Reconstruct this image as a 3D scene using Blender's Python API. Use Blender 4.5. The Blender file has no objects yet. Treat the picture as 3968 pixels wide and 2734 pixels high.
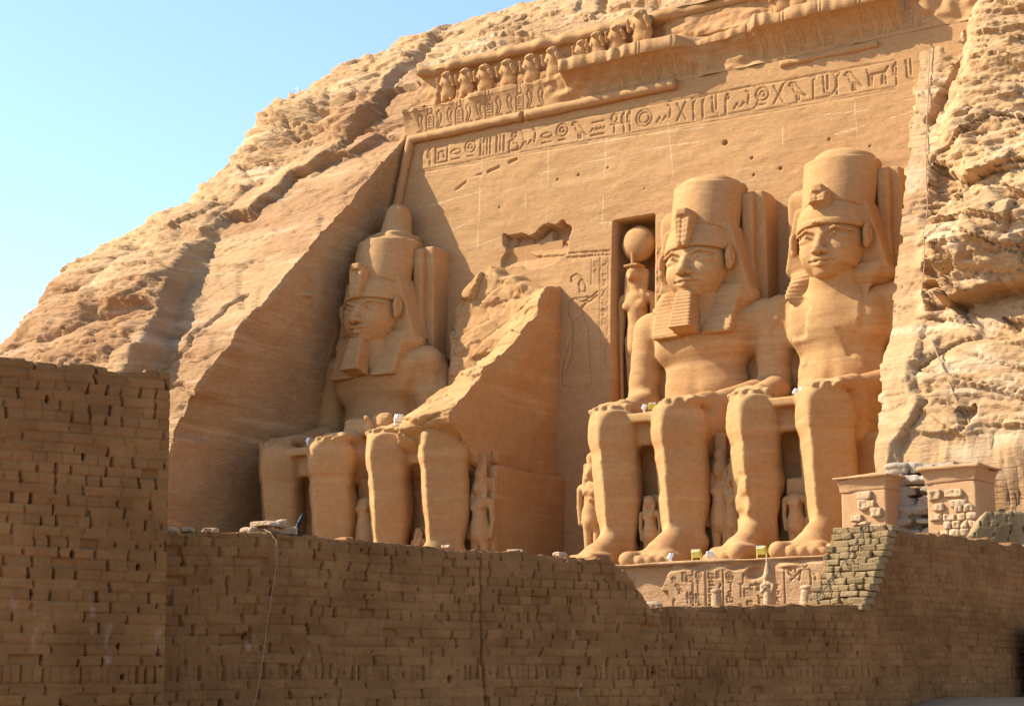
import bpy, math, random
import numpy as np
# ------------------------------------------------------------------ scene, camera, light
SC = bpy.context.scene
COL = SC.collection
R_ = math.radians
CAMP = (42.335, -75.656, -4.827); YAW, PITCH, ROLL, FOC = -.576553, .186373, -.007421, 1.7537
cam = bpy.data.cameras.new('camera'); cob = bpy.data.objects.new('camera', cam); COL.objects.link(cob)
cam.sensor_width = 36; cam.lens = FOC * 36; cam.clip_end = 3000
from mathutils import Matrix, Vector
_fw = Vector((math.sin(YAW) * math.cos(PITCH), math.cos(YAW) * math.cos(PITCH), math.sin(PITCH)))
_r = Vector((math.cos(YAW), -math.sin(YAW), 0)); _u = _r.cross(_fw)
_R = _r * math.cos(ROLL) + _u * math.sin(ROLL); _U = -_r * math.sin(ROLL) + _u * math.cos(ROLL)
m = Matrix.Identity(4)
for i in range(3):
    m[i][0] = _R[i]; m[i][1] = _U[i]; m[i][2] = -_fw[i]; m[i][3] = CAMP[i]
cob.matrix_world = m
SC.camera = cob
SUN_L = Vector((2.24, 1.0, -2.05)).normalized()      # direction the light travels
W = bpy.data.worlds.new('World'); SC.world = W; W.use_nodes = True
nt = W.node_tree; bg = nt.nodes['Background']
sky = nt.nodes.new('ShaderNodeTexSky'); sky.sky_type = 'NISHITA'; sky.sun_disc = False
sky.sun_elevation = math.asin(-SUN_L.z)
sky.sun_rotation = math.atan2(-SUN_L.x, -SUN_L.y)
sky.air_density = 1.0; sky.dust_density = 0.6; sky.ozone_density = 2.2
nt.links.new(sky.outputs[0], bg.inputs[0]); bg.inputs[1].default_value = 0.15
sl = bpy.data.lights.new('sun', 'SUN'); sl.energy = 5.0; sl.angle = R_(.53); sl.color = (1, .93, .77)
so = bpy.data.objects.new('sun', sl); COL.objects.link(so); so.rotation_euler = SUN_L.to_track_quat('-Z', 'Y').to_euler()
so.location = (-60, -60, 80)
SC.view_settings.view_transform = 'Standard'; SC.view_settings.look = 'None'
SC.view_settings.exposure = 1.02; SC.view_settings.gamma = 1
SC.render.engine = 'CYCLES'
try:
    SC.cycles.max_bounces = 6; SC.cycles.diffuse_bounces = 5
except Exception: pass

# ------------------------------------------------------------------ numpy helpers
F32 = np.float32
_lat = {}
def _lattice(seed):
    if seed not in _lat:
        _lat[seed] = np.random.RandomState(seed).rand(32, 32, 32).astype(F32) * 2 - 1
    return _lat[seed]
def vn(x, y, z, seed=0):
    L = _lattice(seed)
    x, y, z = np.broadcast_arrays(x, y, z)
    xi = np.floor(x).astype(np.int32); yi = np.floor(y).astype(np.int32); zi = np.floor(z).astype(np.int32)
    fx = x - xi; fy = y - yi; fz = z - zi
    fx = fx * fx * (3 - 2 * fx); fy = fy * fy * (3 - 2 * fy); fz = fz * fz * (3 - 2 * fz)
    x0 = xi & 31; x1 = (xi + 1) & 31; y0 = yi & 31; y1 = (yi + 1) & 31; z0 = zi & 31; z1 = (zi + 1) & 31
    a = L[x0, y0, z0] * (1 - fx) + L[x1, y0, z0] * fx
    b = L[x0, y1, z0] * (1 - fx) + L[x1, y1, z0] * fx
    c = L[x0, y0, z1] * (1 - fx) + L[x1, y0, z1] * fx
    d = L[x0, y1, z1] * (1 - fx) + L[x1, y1, z1] * fx
    return (a * (1 - fy) + b * fy) * (1 - fz) + (c * (1 - fy) + d * fy) * fz
def fbm(x, y, z, o=4, seed=0):
    s = 0; a = 1.; f = 1.; t = 0
    for i in range(o):
        s = s + a * vn(x * f + 7.3 * i, y * f + 3.1 * i, z * f + 1.7 * i, seed + i); t += a; a *= .5; f *= 2.03
    return s / t
def cells(u, v, seed=0, tilt=0):
    """jittered cell pattern: random value of nearest cell, a second one, and distance to the border"""
    rs = np.random.RandomState(seed); J = rs.rand(64, 64, 4).astype(F32)
    ui = np.floor(u).astype(np.int32); vi = np.floor(v).astype(np.int32)
    d1 = np.full(u.shape, 9e9, F32); d2 = d1.copy(); val = np.zeros(u.shape, F32); val2 = val.copy(); ou = val.copy(); ov = val.copy()
    for du in (-1, 0, 1):
        for dv in (-1, 0, 1):
            a = (ui + du) & 63; b = (vi + dv) & 63
            px = ui + du + J[a, b, 0]; py = vi + dv + J[a, b, 1]
            d = (u - px) ** 2 + (v - py) ** 2
            n = d < d1
            d2 = np.where(n, d1, np.minimum(d2, d))
            ou = np.where(n, u - px, ou); ov = np.where(n, v - py, ov)
            val = np.where(n, J[a, b, 2], val); val2 = np.where(n, J[a, b, 3], val2)
            d1 = np.where(n, d, d1)
    if tilt: val = val + tilt * (ou * (val2 - .5) * 2 + ov * ((val * 7.13) % 1 - .35) * 2)
    return val, val2, np.sqrt(d2) - np.sqrt(d1)
def sst(a, b, x):
    t = np.clip((x - a) / (b - a), 0, 1); return t * t * (3 - 2 * t)
def seg_d(u, v, pts):
    """signed-less distance from points to a polyline"""
    d = np.full(np.broadcast(u, v).shape, 1e9, F32)
    for (x0, y0), (x1, y1) in zip(pts[:-1], pts[1:]):
        dx, dy = x1 - x0, y1 - y0
        t = np.clip(((u - x0) * dx + (v - y0) * dy) / (dx * dx + dy * dy + 1e-9), 0, 1)
        d = np.minimum(d, np.hypot(u - x0 - t * dx, v - y0 - t * dy))
    return d
def in_poly(u, v, pts):
    r = np.zeros(np.broadcast(u, v).shape, bool)
    n = len(pts)
    for i in range(n):
        x0, y0 = pts[i]; x1, y1 = pts[(i + 1) % n]
        c = ((y0 > v) != (y1 > v)) & (u < (x1 - x0) * (v - y0) / ((y1 - y0) if y1 != y0 else 1e-9) + x0)
        r ^= c
    return r

# ------------------------------------------------------------------ object helpers
def tag(o, label=None, cat=None, group=None, kind=None):
    if label: o['label'] = label
    if cat: o['category'] = cat
    if group: o['group'] = group
    if kind: o['kind'] = kind
    return o
def empty(name, loc, label=None, cat=None, group=None, rz=0, s=1):
    o = bpy.data.objects.new(name, None); COL.objects.link(o); o.location = loc
    o.rotation_euler = (0, 0, rz); o.scale = (s, s, s); o.empty_display_size = .2
    return tag(o, label, cat, group)
def meshobj(name, V, F, mat, parent=None, smooth=True, attrs=None, loc=None):
    me = bpy.data.meshes.new(name)
    V = np.asarray(V, F32)
    if isinstance(F, np.ndarray):
        k = F.shape[1]
        me.vertices.add(len(V)); me.vertices.foreach_set('co', V.ravel())
        me.loops.add(F.size); me.loops.foreach_set('vertex_index', F.astype(np.int32).ravel())
        me.polygons.add(len(F)); me.polygons.foreach_set('loop_start', np.arange(0, F.size, k, dtype=np.int32))
        me.update(calc_edges=True)
    else:
        me.from_pydata([tuple(map(float, v)) for v in V], [], F)
        me.update()
    me.polygons.foreach_set('use_smooth', np.full(len(me.polygons), bool(smooth)))
    if attrs:
        for k_, a in attrs.items():
            at = me.attributes.new(k_, 'FLOAT', 'POINT'); at.data.foreach_set('value', np.asarray(a, F32).ravel())
    me.materials.append(mat)
    o = bpy.data.objects.new(name, me); COL.objects.link(o)
    if parent: o.parent = parent
    if loc: o.location = loc
    return o
def gridF(nr, nc, off=0, flip=False):
    i = np.arange(nr - 1)[:, None] * nc + np.arange(nc - 1)[None, :] + off
    q = np.stack([i, i + 1, i + nc + 1, i + nc], -1).reshape(-1, 4)
    return q[:, ::-1] if flip else q
class MB:
    """collects boxes, tubes and loose geometry into one mesh"""
    def __init__(s): s.V = []; s.F = []
    def add(s, V, F):
        o = len(s.V); s.V += [tuple(v) for v in V]; s.F += [tuple(i + o for i in f) for f in F]
    def box(s, c, h, rz=0, jit=0, tilt=0, taper=0, rs=random):
        V = []
        for z in (-1, 1):
            for x, y in ((-1, -1), (1, -1), (1, 1), (-1, 1)):
                k = 1 - taper if z > 0 else 1
                p = [x * h[0] * k + rs.uniform(-jit, jit), y * h[1] * k + rs.uniform(-jit, jit), z * h[2] + rs.uniform(-jit, jit)]
                if tilt: p = [p[0], p[1] * math.cos(tilt) - p[2] * math.sin(tilt), p[1] * math.sin(tilt) + p[2] * math.cos(tilt)]
                p = [p[0] * math.cos(rz) - p[1] * math.sin(rz) + c[0], p[0] * math.sin(rz) + p[1] * math.cos(rz) + c[1], p[2] + c[2]]
                V.append(p)
        s.add(V, [(3, 2, 1, 0), (4, 5, 6, 7), (0, 1, 5, 4), (1, 2, 6, 5), (2, 3, 7, 6), (3, 0, 4, 7)])
    def tube(s, pts, r, n=8):
        rings = []
        for i, p in enumerate(pts):
            p = Vector(p); a = Vector(pts[max(i - 1, 0)]); b = Vector(pts[min(i + 1, len(pts) - 1)])
            t = (b - a).normalized(); up = Vector((0, 0, 1)) if abs(t.z) < .9 else Vector((1, 0, 0))
            u = t.cross(up).normalized(); v = t.cross(u)
            rr = r[i] if isinstance(r, (list, tuple)) else r
            rings.append([p + (u * math.cos(2 * math.pi * k / n) + v * math.sin(2 * math.pi * k / n)) * rr for k in range(n)])
        V = [q for g in rings for q in g]; Fc = []
        for i in range(len(pts) - 1):
            for k in range(n):
                Fc.append((i * n + k, i * n + (k + 1) % n, (i + 1) * n + (k + 1) % n, (i + 1) * n + k))
        Fc.append(tuple(range(n))[::-1]); Fc.append(tuple(range((len(pts) - 1) * n, len(pts) * n)))
        s.add(V, Fc)
    def build(s, name, mat, parent=None, smooth=False, bevel=0, loc=None):
        o = meshobj(name, s.V, s.F, mat, parent, smooth, loc=loc)
        if bevel:
            b = o.modifiers.new('bevel', 'BEVEL'); b.width = bevel; b.segments = 2; b.limit_method = 'ANGLE'
        return o

# ------------------------------------------------------------------ materials
def stone_mat(name, base, dark, light, sc=1.0, bump=.5, strata=1.0, rough=.95, attr=None, bumpd=.06, fine=1.0, patch=.5):
    M = bpy.data.materials.new(name); M.use_nodes = True
    N = M.node_tree.nodes; Lk = M.node_tree.links; b = N['Principled BSDF']
    b.inputs['Roughness'].default_value = rough
    b.inputs['Specular IOR Level'].default_value = .12
    tc = N.new('ShaderNodeTexCoord')
    geo = N.new('ShaderNodeNewGeometry')
    def mp(s, v):
        n = N.new('ShaderNodeMapping'); n.inputs['Scale'].default_value = v; Lk.new(geo.outputs['Position'], n.inputs[0]); return n
    def noise(mapn, sc_, det=6, ro=.6, dist=0):
        n = N.new('ShaderNodeTexNoise'); n.inputs['Scale'].default_value = sc_; n.inputs['Detail'].default_value = det
        n.inputs['Roughness'].default_value = ro; n.inputs['Distortion'].default_value = dist; Lk.new(mapn.outputs[0], n.inputs[0]); return n
    def ramp(fac, p0, c0, p1, c1):
        n = N.new('ShaderNodeValToRGB'); e = n.color_ramp.elements
        e[0].position = p0; e[0].color = (*c0, 1); e[1].position = p1; e[1].color = (*c1, 1); Lk.new(fac, n.inputs[0]); return n
    def mix(f, a, bb, mode='MIX'):
        n = N.new('ShaderNodeMix'); n.data_type = 'RGBA'; n.blend_type = mode
        if isinstance(f, float): n.inputs[0].default_value = f
        else: Lk.new(f, n.inputs[0])
        for sck, val in ((n.inputs[6], a), (n.inputs[7], bb)):
            if isinstance(val, tuple): sck.default_value = (*val, 1)
            else: Lk.new(val, sck)
        return n.outputs[2]
    m1 = mp(0, (1, 1, 1)); m2 = mp(0, (.12, .12, 1.6)); m3 = mp(0, (.5, .5, 3.5))
    big = noise(m1, .16 * sc, 5, .55, .4)
    c = ramp(big.outputs[0], .36, dark, .64, base).outputs[0]
    med = noise(m1, .7 * sc, 6, .65, .3)
    c = mix(patch_f(N, Lk, med.outputs[0], .5, .72, .55 * patch), c, light)
    st = noise(m2, 1.1 * sc, 7, .65, .5)
    c = mix(patch_f(N, Lk, st.outputs[0], .52, .66, .55 * strata), c, light)
    st2 = noise(m2, 2.1 * sc, 5, .6, .8)
    c = mix(patch_f(N, Lk, st2.outputs[0], .56, .72, .5 * strata), c, dark)
    fn = noise(m1, 5 * sc, 5, .6)
    r2 = ramp(fn.outputs[0], .3, (.90, .90, .90), .7, (1.08, 1.08, 1.08)).outputs[0]
    c = mix(1.0, c, r2, 'MULTIPLY')
    if attr:
        a = N.new('ShaderNodeAttribute'); a.attribute_name = attr[0]
        c = mix(a.outputs['Fac'], c, attr[1])
    if attr and len(attr) > 2:
        a2 = N.new('ShaderNodeAttribute'); a2.attribute_name = attr[2]
        r3 = ramp(a2.outputs['Fac'], 0, attr[3], 1, attr[4]).outputs[0]
        c = mix(1.0, c, r3, 'MULTIPLY')
    Lk.new(c, b.inputs['Base Color'])
    # bump
    bn1 = noise(m1, 1.6 * sc, 8, .62, .2); bn2 = noise(m3, 2.2 * sc, 7, .6, .5); bn3 = noise(m1, 14 * sc, 4, .65)
    def mul(a, k):
        n = N.new('ShaderNodeMath'); n.operation = 'MULTIPLY'; Lk.new(a, n.inputs[0]); n.inputs[1].default_value = k; return n.outputs[0]
    def addn(a, k):
        n = N.new('ShaderNodeMath'); n.operation = 'ADD'; Lk.new(a, n.inputs[0]); Lk.new(k, n.inputs[1]); return n.outputs[0]
    h = addn(addn(mul(bn1.outputs[0], 1.0), mul(bn2.outputs[0], .9 * strata)), mul(bn3.outputs[0], .22 * fine))
    bp = N.new('ShaderNodeBump'); bp.inputs['Strength'].default_value = bump; bp.inputs['Distance'].default_value = bumpd * 3
    Lk.new(h, bp.inputs['Height']); Lk.new(bp.outputs[0], b.inputs['Normal'])
    return M
def patch_f(N, Lk, fac, lo, hi, k):
    n = N.new('ShaderNodeMapRange'); n.inputs[1].default_value = lo; n.inputs[2].default_value = hi; n.inputs[4].default_value = k
    Lk.new(fac, n.inputs[0]); return n.outputs[0]
def flat_mat(name, col, rough=.5, metal=0, emit=None):
    M = bpy.data.materials.new(name); M.use_nodes = True
    N = M.node_tree.nodes; Lk = M.node_tree.links; b = N['Principled BSDF']
    b.inputs['Roughness'].default_value = rough; b.inputs['Metallic'].default_value = metal
    n = N.new('ShaderNodeTexNoise'); n.inputs['Scale'].default_value = 6; n.inputs['Detail'].default_value = 4
    r = N.new('ShaderNodeValToRGB'); e = r.color_ramp.elements
    e[0].color = (col[0] * .75, col[1] * .75, col[2] * .75, 1); e[1].color = (min(col[0] * 1.15, 1), min(col[1] * 1.15, 1), min(col[2] * 1.15, 1), 1)
    Lk.new(n.outputs[0], r.inputs[0]); Lk.new(r.outputs[0], b.inputs['Base Color'])
    return M
M_CLIFF = stone_mat('cliff_sandstone', (.45, .275, .133), (.36, .205, .095), (.54, .355, .19), bump=.6, strata=1.1, fine=.6, attr=('pale', (.64, .48, .32), 'varn', (.70, .58, .54), (1, 1, 1)))
M_FACADE = stone_mat('facade_sandstone', (.43, .240, .104), (.385, .207, .088), (.48, .285, .135), bump=.22, strata=.8, attr=('mark', (.72, .56, .38)), fine=.5)
M_STATUE = stone_mat('statue_sandstone', (.43, .238, .098), (.385, .200, .080), (.50, .31, .145), sc=1.0, bump=.16, strata=.9, fine=.6)
M_PLINTH = stone_mat('plinth_sandstone', (.43, .248, .122), (.36, .20, .095), (.51, .32, .175), sc=1.6, bump=.5, strata=.7)
M_PLASTER = stone_mat('chapel_plaster', (.47, .268, .132), (.42, .23, .108), (.50, .30, .16), sc=1.5, bump=.15, strata=.2, patch=.3)
M_FRAG = stone_mat('chapel_stone', (.50, .33, .185), (.40, .25, .13), (.56, .40, .25), sc=2.5, bump=.5, strata=.6)
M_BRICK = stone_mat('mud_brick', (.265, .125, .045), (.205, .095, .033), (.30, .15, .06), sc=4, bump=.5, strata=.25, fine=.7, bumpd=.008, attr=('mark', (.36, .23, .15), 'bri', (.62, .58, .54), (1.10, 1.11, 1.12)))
M_BRICK_SUN = stone_mat('sunlit_grey_brick', (.29, .195, .095), (.20, .13, .06), (.36, .255, .135), sc=5, bump=.7, strata=.4, bumpd=.02)  # sunlit copy of mud_brick, its lighter, greyer lit tone put into the colour
M_SAND = stone_mat('courtyard_sand', (.31, .185, .10), (.26, .15, .08), (.35, .215, .125), sc=2, bump=.5, strata=.0)
M_YARD = stone_mat('dark_forecourt_sand', (.20, .12, .065), (.16, .095, .05), (.24, .15, .085), sc=2, bump=.5, strata=.0)  # unseen forecourt sand, set darker to cut bounce light on the left cut
M_ROCK = stone_mat('loose_rock', (.50, .34, .21), (.38, .25, .15), (.60, .44, .30), sc=6, bump=.7, strata=.6, bumpd=.02)
M_GREYROCK = stone_mat('grey_bedrock', (.46, .37, .27), (.36, .27, .18), (.58, .50, .40), sc=3, bump=.7, strata=1.2)
M_YEL = flat_mat('yellow_housing', (.60, .52, .12), .5)
M_WHITE = flat_mat('white_enamel', (.78, .78, .74), .4)
M_GLASS = flat_mat('lamp_glass', (.62, .72, .70), .15)
M_BLACK = flat_mat('black_plastic', (.012, .012, .013), .85)
M_METAL = flat_mat('lamp_metal', (.45, .45, .42), .35, .7)
M_CABLE = flat_mat('pale_cable', (.30, .20, .12), .8)
M_DARKCABLE = flat_mat('dark_cable', (.10, .08, .06), .8)
M_RED = flat_mat('red_paint', (.45, .02, .01), .5)

# ------------------------------------------------------------------ carved shapes: distance fields meshed with surface nets
def smin(a, b, k):
    h = np.clip(.5 + .5 * (b - a) / k, 0, 1); return b + (a - b) * h - k * h * (1 - h)
def smax(a, b, k): return -smin(-a, -b, k)
def ell(x, y, z, c, r):
    X = (x - c[0]) / r[0]; Y = (y - c[1]) / r[1]; Z = (z - c[2]) / r[2]
    k = np.sqrt(X * X + Y * Y + Z * Z) + 1e-6
    return (k - 1) * min(r) * (1 + .0) if max(r) / min(r) > 3 else k * (k - 1) / (np.sqrt((X / r[0]) ** 2 + (Y / r[1]) ** 2 + (Z / r[2]) ** 2) + 1e-6)
def cap(x, y, z, a, b, ra, rb=None):
    if rb is None: rb = ra
    dx, dy, dz = b[0] - a[0], b[1] - a[1], b[2] - a[2]
    X = x - a[0]; Y = y - a[1]; Z = z - a[2]
    t = np.clip((X * dx + Y * dy + Z * dz) / (dx * dx + dy * dy + dz * dz), 0, 1)
    return np.sqrt((X - dx * t) ** 2 + (Y - dy * t) ** 2 + (Z - dz * t) ** 2) - (ra + (rb - ra) * t)
def rbox(x, y, z, c, h, r=.1):
    X = np.abs(x - c[0]) - h[0] + r; Y = np.abs(y - c[1]) - h[1] + r; Z = np.abs(z - c[2]) - h[2] + r
    return np.sqrt(np.maximum(X, 0) ** 2 + np.maximum(Y, 0) ** 2 + np.maximum(Z, 0) ** 2) + np.minimum(np.maximum(X, np.maximum(Y, Z)), 0) - r
def sdf_mesh(f, lo, hi, h, B=12):
    n = [int(math.ceil((hi[i] - lo[i]) / h / B)) * B for i in range(3)]
    nb = [k // B for k in n]
    ax = [lo[i] + h * np.arange(n[i] + 1, dtype=F32) for i in range(3)]
    cx = [lo[i] + h * (B * (np.arange(nb[i], dtype=F32) + .5)) for i in range(3)]
    G = np.meshgrid(*cx, indexing='ij'); D = f(*[g.astype(F32) for g in G])
    rad = h * B * .87 * 1.5
    # fill everything with far value, then refine near blocks
    Fv = np.repeat(np.repeat(np.repeat(D, B, 0), B, 1), B, 2).astype(F32)
    Fv = np.pad(Fv, ((0, 1), (0, 1), (0, 1)), mode='edge')
    idx = np.argwhere(np.abs(D) < rad)
    if len(idx) == 0: return np.zeros((0, 3)), np.zeros((0, 4), int)
    o = np.arange(B + 1)
    CH = 400
    for s in range(0, len(idx), CH):
        ii = idx[s:s + CH] * B
        I = (ii[:, 0, None] + o); J = (ii[:, 1, None] + o); K = (ii[:, 2, None] + o)
        X = ax[0][I][:, :, None, None]; Y = ax[1][J][:, None, :, None]; Z = ax[2][K][:, None, None, :]
        X, Y, Z = np.broadcast_arrays(X, Y, Z)
        v = f(X, Y, Z)
        for q, (a, b, c) in enumerate(ii):
            Fv[a:a + B + 1, b:b + B + 1, c:c + B + 1] = v[q]
    for a in (0, -1):      # closed at the box
        Fv[a] = np.maximum(Fv[a], h * .5); Fv[:, a] = np.maximum(Fv[:, a], h * .5); Fv[:, :, a] = np.maximum(Fv[:, :, a], h * .5)
    S = Fv < 0
    cnt = np.zeros([k for k in n], np.int8)
    for a in (0, 1):
        for b in (0, 1):
            for c in (0, 1): cnt += S[a:n[0] + a, b:n[1] + b, c:n[2] + c]
    act = (cnt > 0) & (cnt < 8)
    cell = np.argwhere(act); vid = np.full(n, -1, np.int32); vid[act] = np.arange(len(cell))
    P = np.zeros((len(cell), 3), F32); C = np.zeros(len(cell), F32)
    cor = [(a, b, c) for a in (0, 1) for b in (0, 1) for c in (0, 1)]
    vals = {k: Fv[cell[:, 0] + k[0], cell[:, 1] + k[1], cell[:, 2] + k[2]] for k in cor}
    for k in cor:
        for d in range(3):
            if k[d] == 0:
                k2 = list(k); k2[d] = 1; k2 = tuple(k2)
                a, b = vals[k], vals[k2]
                mth = (a < 0) != (b < 0)
                t = np.where(mth, a / np.where(mth, a - b, 1), 0)
                for e in range(3):
                    P[:, e] += np.where(mth, k[e] + (t if e == d else 0), 0)
                C += mth
    P = P / C[:, None] + cell
    P = P * h + np.array(lo, F32)
    Fs = []
    for d in range(3):
        e1, e2 = (d + 1) % 3, (d + 2) % 3
        sl0 = [slice(1, n[0]), slice(1, n[1]), slice(1, n[2])]; sl1 = list(sl0)
        sl0[d] = slice(0, n[d]); sl1[d] = slice(1, n[d] + 1)
        A = S[tuple(sl0)]; Bv = S[tuple(sl1)]
        w = np.argwhere(A != Bv)
        if len(w) == 0: continue
        inside = A[tuple(w.T)]
        base = w + 1; base[:, d] -= 1
        def vi(o1, o2):
            q = base.copy(); q[:, e1] -= o1; q[:, e2] -= o2
            return vid[q[:, 0], q[:, 1], q[:, 2]]
        q = np.stack([vi(1, 1), vi(0, 1), vi(0, 0), vi(1, 0)], -1)
        q = np.where(inside[:, None], q, q[:, ::-1])
        Fs.append(q)
    return P, np.concatenate(Fs)
#@@PARTS@@

# ------------------------------------------------------------------ the colossi
def body_sdf(kind):
    sd = {'a': 11, 'b': 22, 'c': 33, 'd': 44}[kind]
    def f(x, y, z):
        ax = np.abs(x)
        # legs
        calf = cap(ax, y, z, (1.6, -8.75, 5.9), (1.6, -8.72, 1.2), 1.06, .74)
        calf = smin(calf, ell(ax, y, z, (1.62, -8.4, 3.7), (1.06, 1.2, 2.6)), .5)
        calf = smin(calf, cap(ax, y, z, (1.6, -8.95, 5.9), (1.6, -8.8, 1.4), 1.18, .86), .2)
        rid = -9.98 + np.clip(5.4 - z, 0, 5) * .13
        calf = smin(calf, rbox(ax, y, z, (1.6, -9.1, 6.1), (1.12, .95, .9), .5), .3)
        calf = smin(calf, ell(ax, y, z, (1.58, -9.72, 5.3), (.6, .25, .25)), .35)
        thigh = cap(ax, y, z, (1.5, -2.5, 5.95), (1.6, -8.4, 6.02), 1.12, 1.06)
        thigh = smin(thigh, rbox(ax, y, z, (1.6, -4.6, 6.0), (1.2, 2.9, 1.15), .5), .5)
        b = smin(calf, thigh, .35)
        b = smax(b, (np.abs(ax - 1.50) * .72 - (y - rid) * .69) - .10 - .08 * sst(5.0, 6.0, z) + .05 * sst(5.6, 5.2, z) * sst(4.7, 5.1, z), .13)
        # feet
        ft = cap(ax, y, z, (1.6, -8.15, .8), (1.62, -10.5, .55), .82, .62)
        ft = smin(ft, cap(ax, y, z, (1.56, -9.0, 1.45), (1.3, -11.0, .5), .62, .4), .3)
        ft = smin(ft, rbox(ax, y, z, (1.62, -10.6, .38), (.88, .95, .36), .3), .25)
        for tx, ty, r in ((.86, -12.05, .37), (1.38, -12.0, .28), (1.77, -11.88, .265), (2.12, -11.7, .25), (2.44, -11.45, .24)):
            ft = smin(ft, cap(ax, y, z, (tx * .9 + .16, -10.6, .46), (tx, ty, r + .0), r * 1.0, r), .06)
        ft = smin(ft, ell(ax, y, z, (2.35, -8.35, 1.25), (.25, .3, .3)), .2)
        ft = np.maximum(ft, -z + .02)
        b = smin(b, ft, .35)
        # kilt over the lap and the filling between the shins
        b = smin(b, rbox(x, y, z, (0, -5.4, 6.2), (1.9, 3.35, .72), .2), .2)
        b = smin(b, rbox(x, y, z, (0, -8.9, 6.62), (.9, .42, .2), .08), .05)
        b = np.minimum(b, rbox(x, y, z, (0, -6.6, 3.2), (1.2, .9, 3.3), .1))
        if kind != 'b':
            w = ell(x, y, z, (0, -2.8, 8.5), (2.12, 1.25, 2.4))
            w = smin(w, ell(x, y, z, (0, -2.75, 11.0), (2.5, 1.3, 1.75)), .7)
            w = smin(w, rbox(x, y, z, (0, -2.75, 11.05), (2.35, 1.22, 1.1), .75), .5); w = smin(w, ell(x, y, z, (0, -3.4, 11.0), (1.7, .62, .9)), .5)
            w = smin(w, cap(ax, y, z, (0, -2.6, 11.8), (2.75, -2.45, 11.72), .95, .86), .4)
            w = smin(w, cap(x, y, z, (0, -2.9, 11.9), (0, -3.3, 13.2), 1.3, 1.1), .5)
            w = smin(w, rbox(x, y, z, (0, -3.3, 7.2), (2.1, 1.2, .7), .5), .5)
            w = smax(w, -cap(x, y, z, (0, -4.42, 9.6), (0, -4.30, 8.0), .22, .26), .35)
            w = smin(w, ell(ax, y, z, (1.25, -4.02, 10.85), (.14, .12, .14)), .06)
            b = smin(b, w, .35)
            b = np.minimum(b, rbox(x, y, z, (0, -1.2, 9.3), (2.9, 1.2, 3.0), .3))
            up = cap(ax, y, z, (3.0, -2.45, 11.72), (3.38, -2.65, 8.75), .90, .76)
            up = smin(up, cap(ax, y, z, (3.2, -2.7, 8.3), (2.15, -6.9, 7.25), .76, .50), .35)
            up = smin(up, rbox(ax, y, z, (3.0, -1.3, 9.6), (.75, 1.2, 2.5), .3), .2)
            if kind == 'a':   # left arm and side of the figure are broken away
                rub = cap(x, y, z, (2.6, -1.9, 11.3), (3.4, -1.7, 7.6), 1.05, 1.45) + .28 * vn(x * .8, y * .8, z * .8, 5) + .12 * vn(x * 2, y * 2, z * 2, 6); up = np.where(x > 1.2, rub, up)
            b = smin(b, up, .3)
        # hands resting on the knees
        hs = [(1, 1), (-1, 1)] if kind != 'b' else [(1, .8), (-1, .85)]
        for sx, k in hs:
            X = x * sx
            hd = rbox(X, y, z, (1.75, -8.0, 7.25), (.66, .85, .24), .2)
            hd = smin(hd, cap(X, y, z, (2.1, -6.9, 7.45), (1.9, -7.7, 7.35), .45, .35), .25)
            if kind == 'b': hd = hd + .14 * vn(x * 1.7, y * 1.7, z * 1.7, 8) + .05
            for i, (fx, fy) in enumerate(((1.22, -9.55), (1.60, -9.8), (1.98, -9.7), (2.34, -9.4))):
                hd = smin(hd, smin(cap(X, y, z, (fx * .95 + .1, -8.3, 7.20), (fx, fy + .5, 7.14), .19, .17), cap(X, y, z, (fx, fy + .5, 7.14), (fx, fy + .05, 7.06), .17, .13), .05), .12)
            hd = smin(hd, cap(X, y, z, (1.2, -7.8, 7.3), (.92, -8.8, 7.2), .2, .15), .08)
            hd = hd + .05 * vn(x * 2.2, y * 2.2, z * 2.2, 12) * (kind in 'cd')
            b = smin(b, hd, .10)
        if kind == 'b':       # the torso has fallen: rubble lies on the lap
            b = smin(b, rbox(x, y, z, (0, -4.6, 7.0), (2.6, 2.6, .5), .3) + .35 * fbm(x * .7, y * .7, z * .7, 3, 3), .3)
        # weathering
        b = b + .05 * fbm(x * .5 + sd, y * .5, z * .8, 3, sd) + .022 * vn(x * .35, y * .35, z * 1.7, sd + 1) + .03 * sst(.25, .5, vn(x * .9, y * .9, z * 1.1, sd + 5)) + .012 * vn(x * .6, y * .6, z * 5, sd + 2)
        if kind == 'd':       # worn courses on the right shin, scars on the chest
            band = sst(1.0, 2.2, z) * sst(5.6, 4.4, z) * (x < 0)
            b = b + band * (.09 * np.clip(vn(x * .7, y * .7, z * 3.2, 7) * 3, -.3, 1) * sst(-.3, .2, vn(x * 1.1, y, z * .7, 9)))
            scar = sst(.0, .12, vn(x * .8 + 4.3, y * .3, z * .7, 27) + .25 * vn(x * 2.5, y, z * 2.5, 4) + .05) * sst(-3.0, -3.4, y) * sst(8.2, 8.6, z) * sst(12.6, 12.2, z)
            b = b + scar * .10
        return b
    return f
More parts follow.
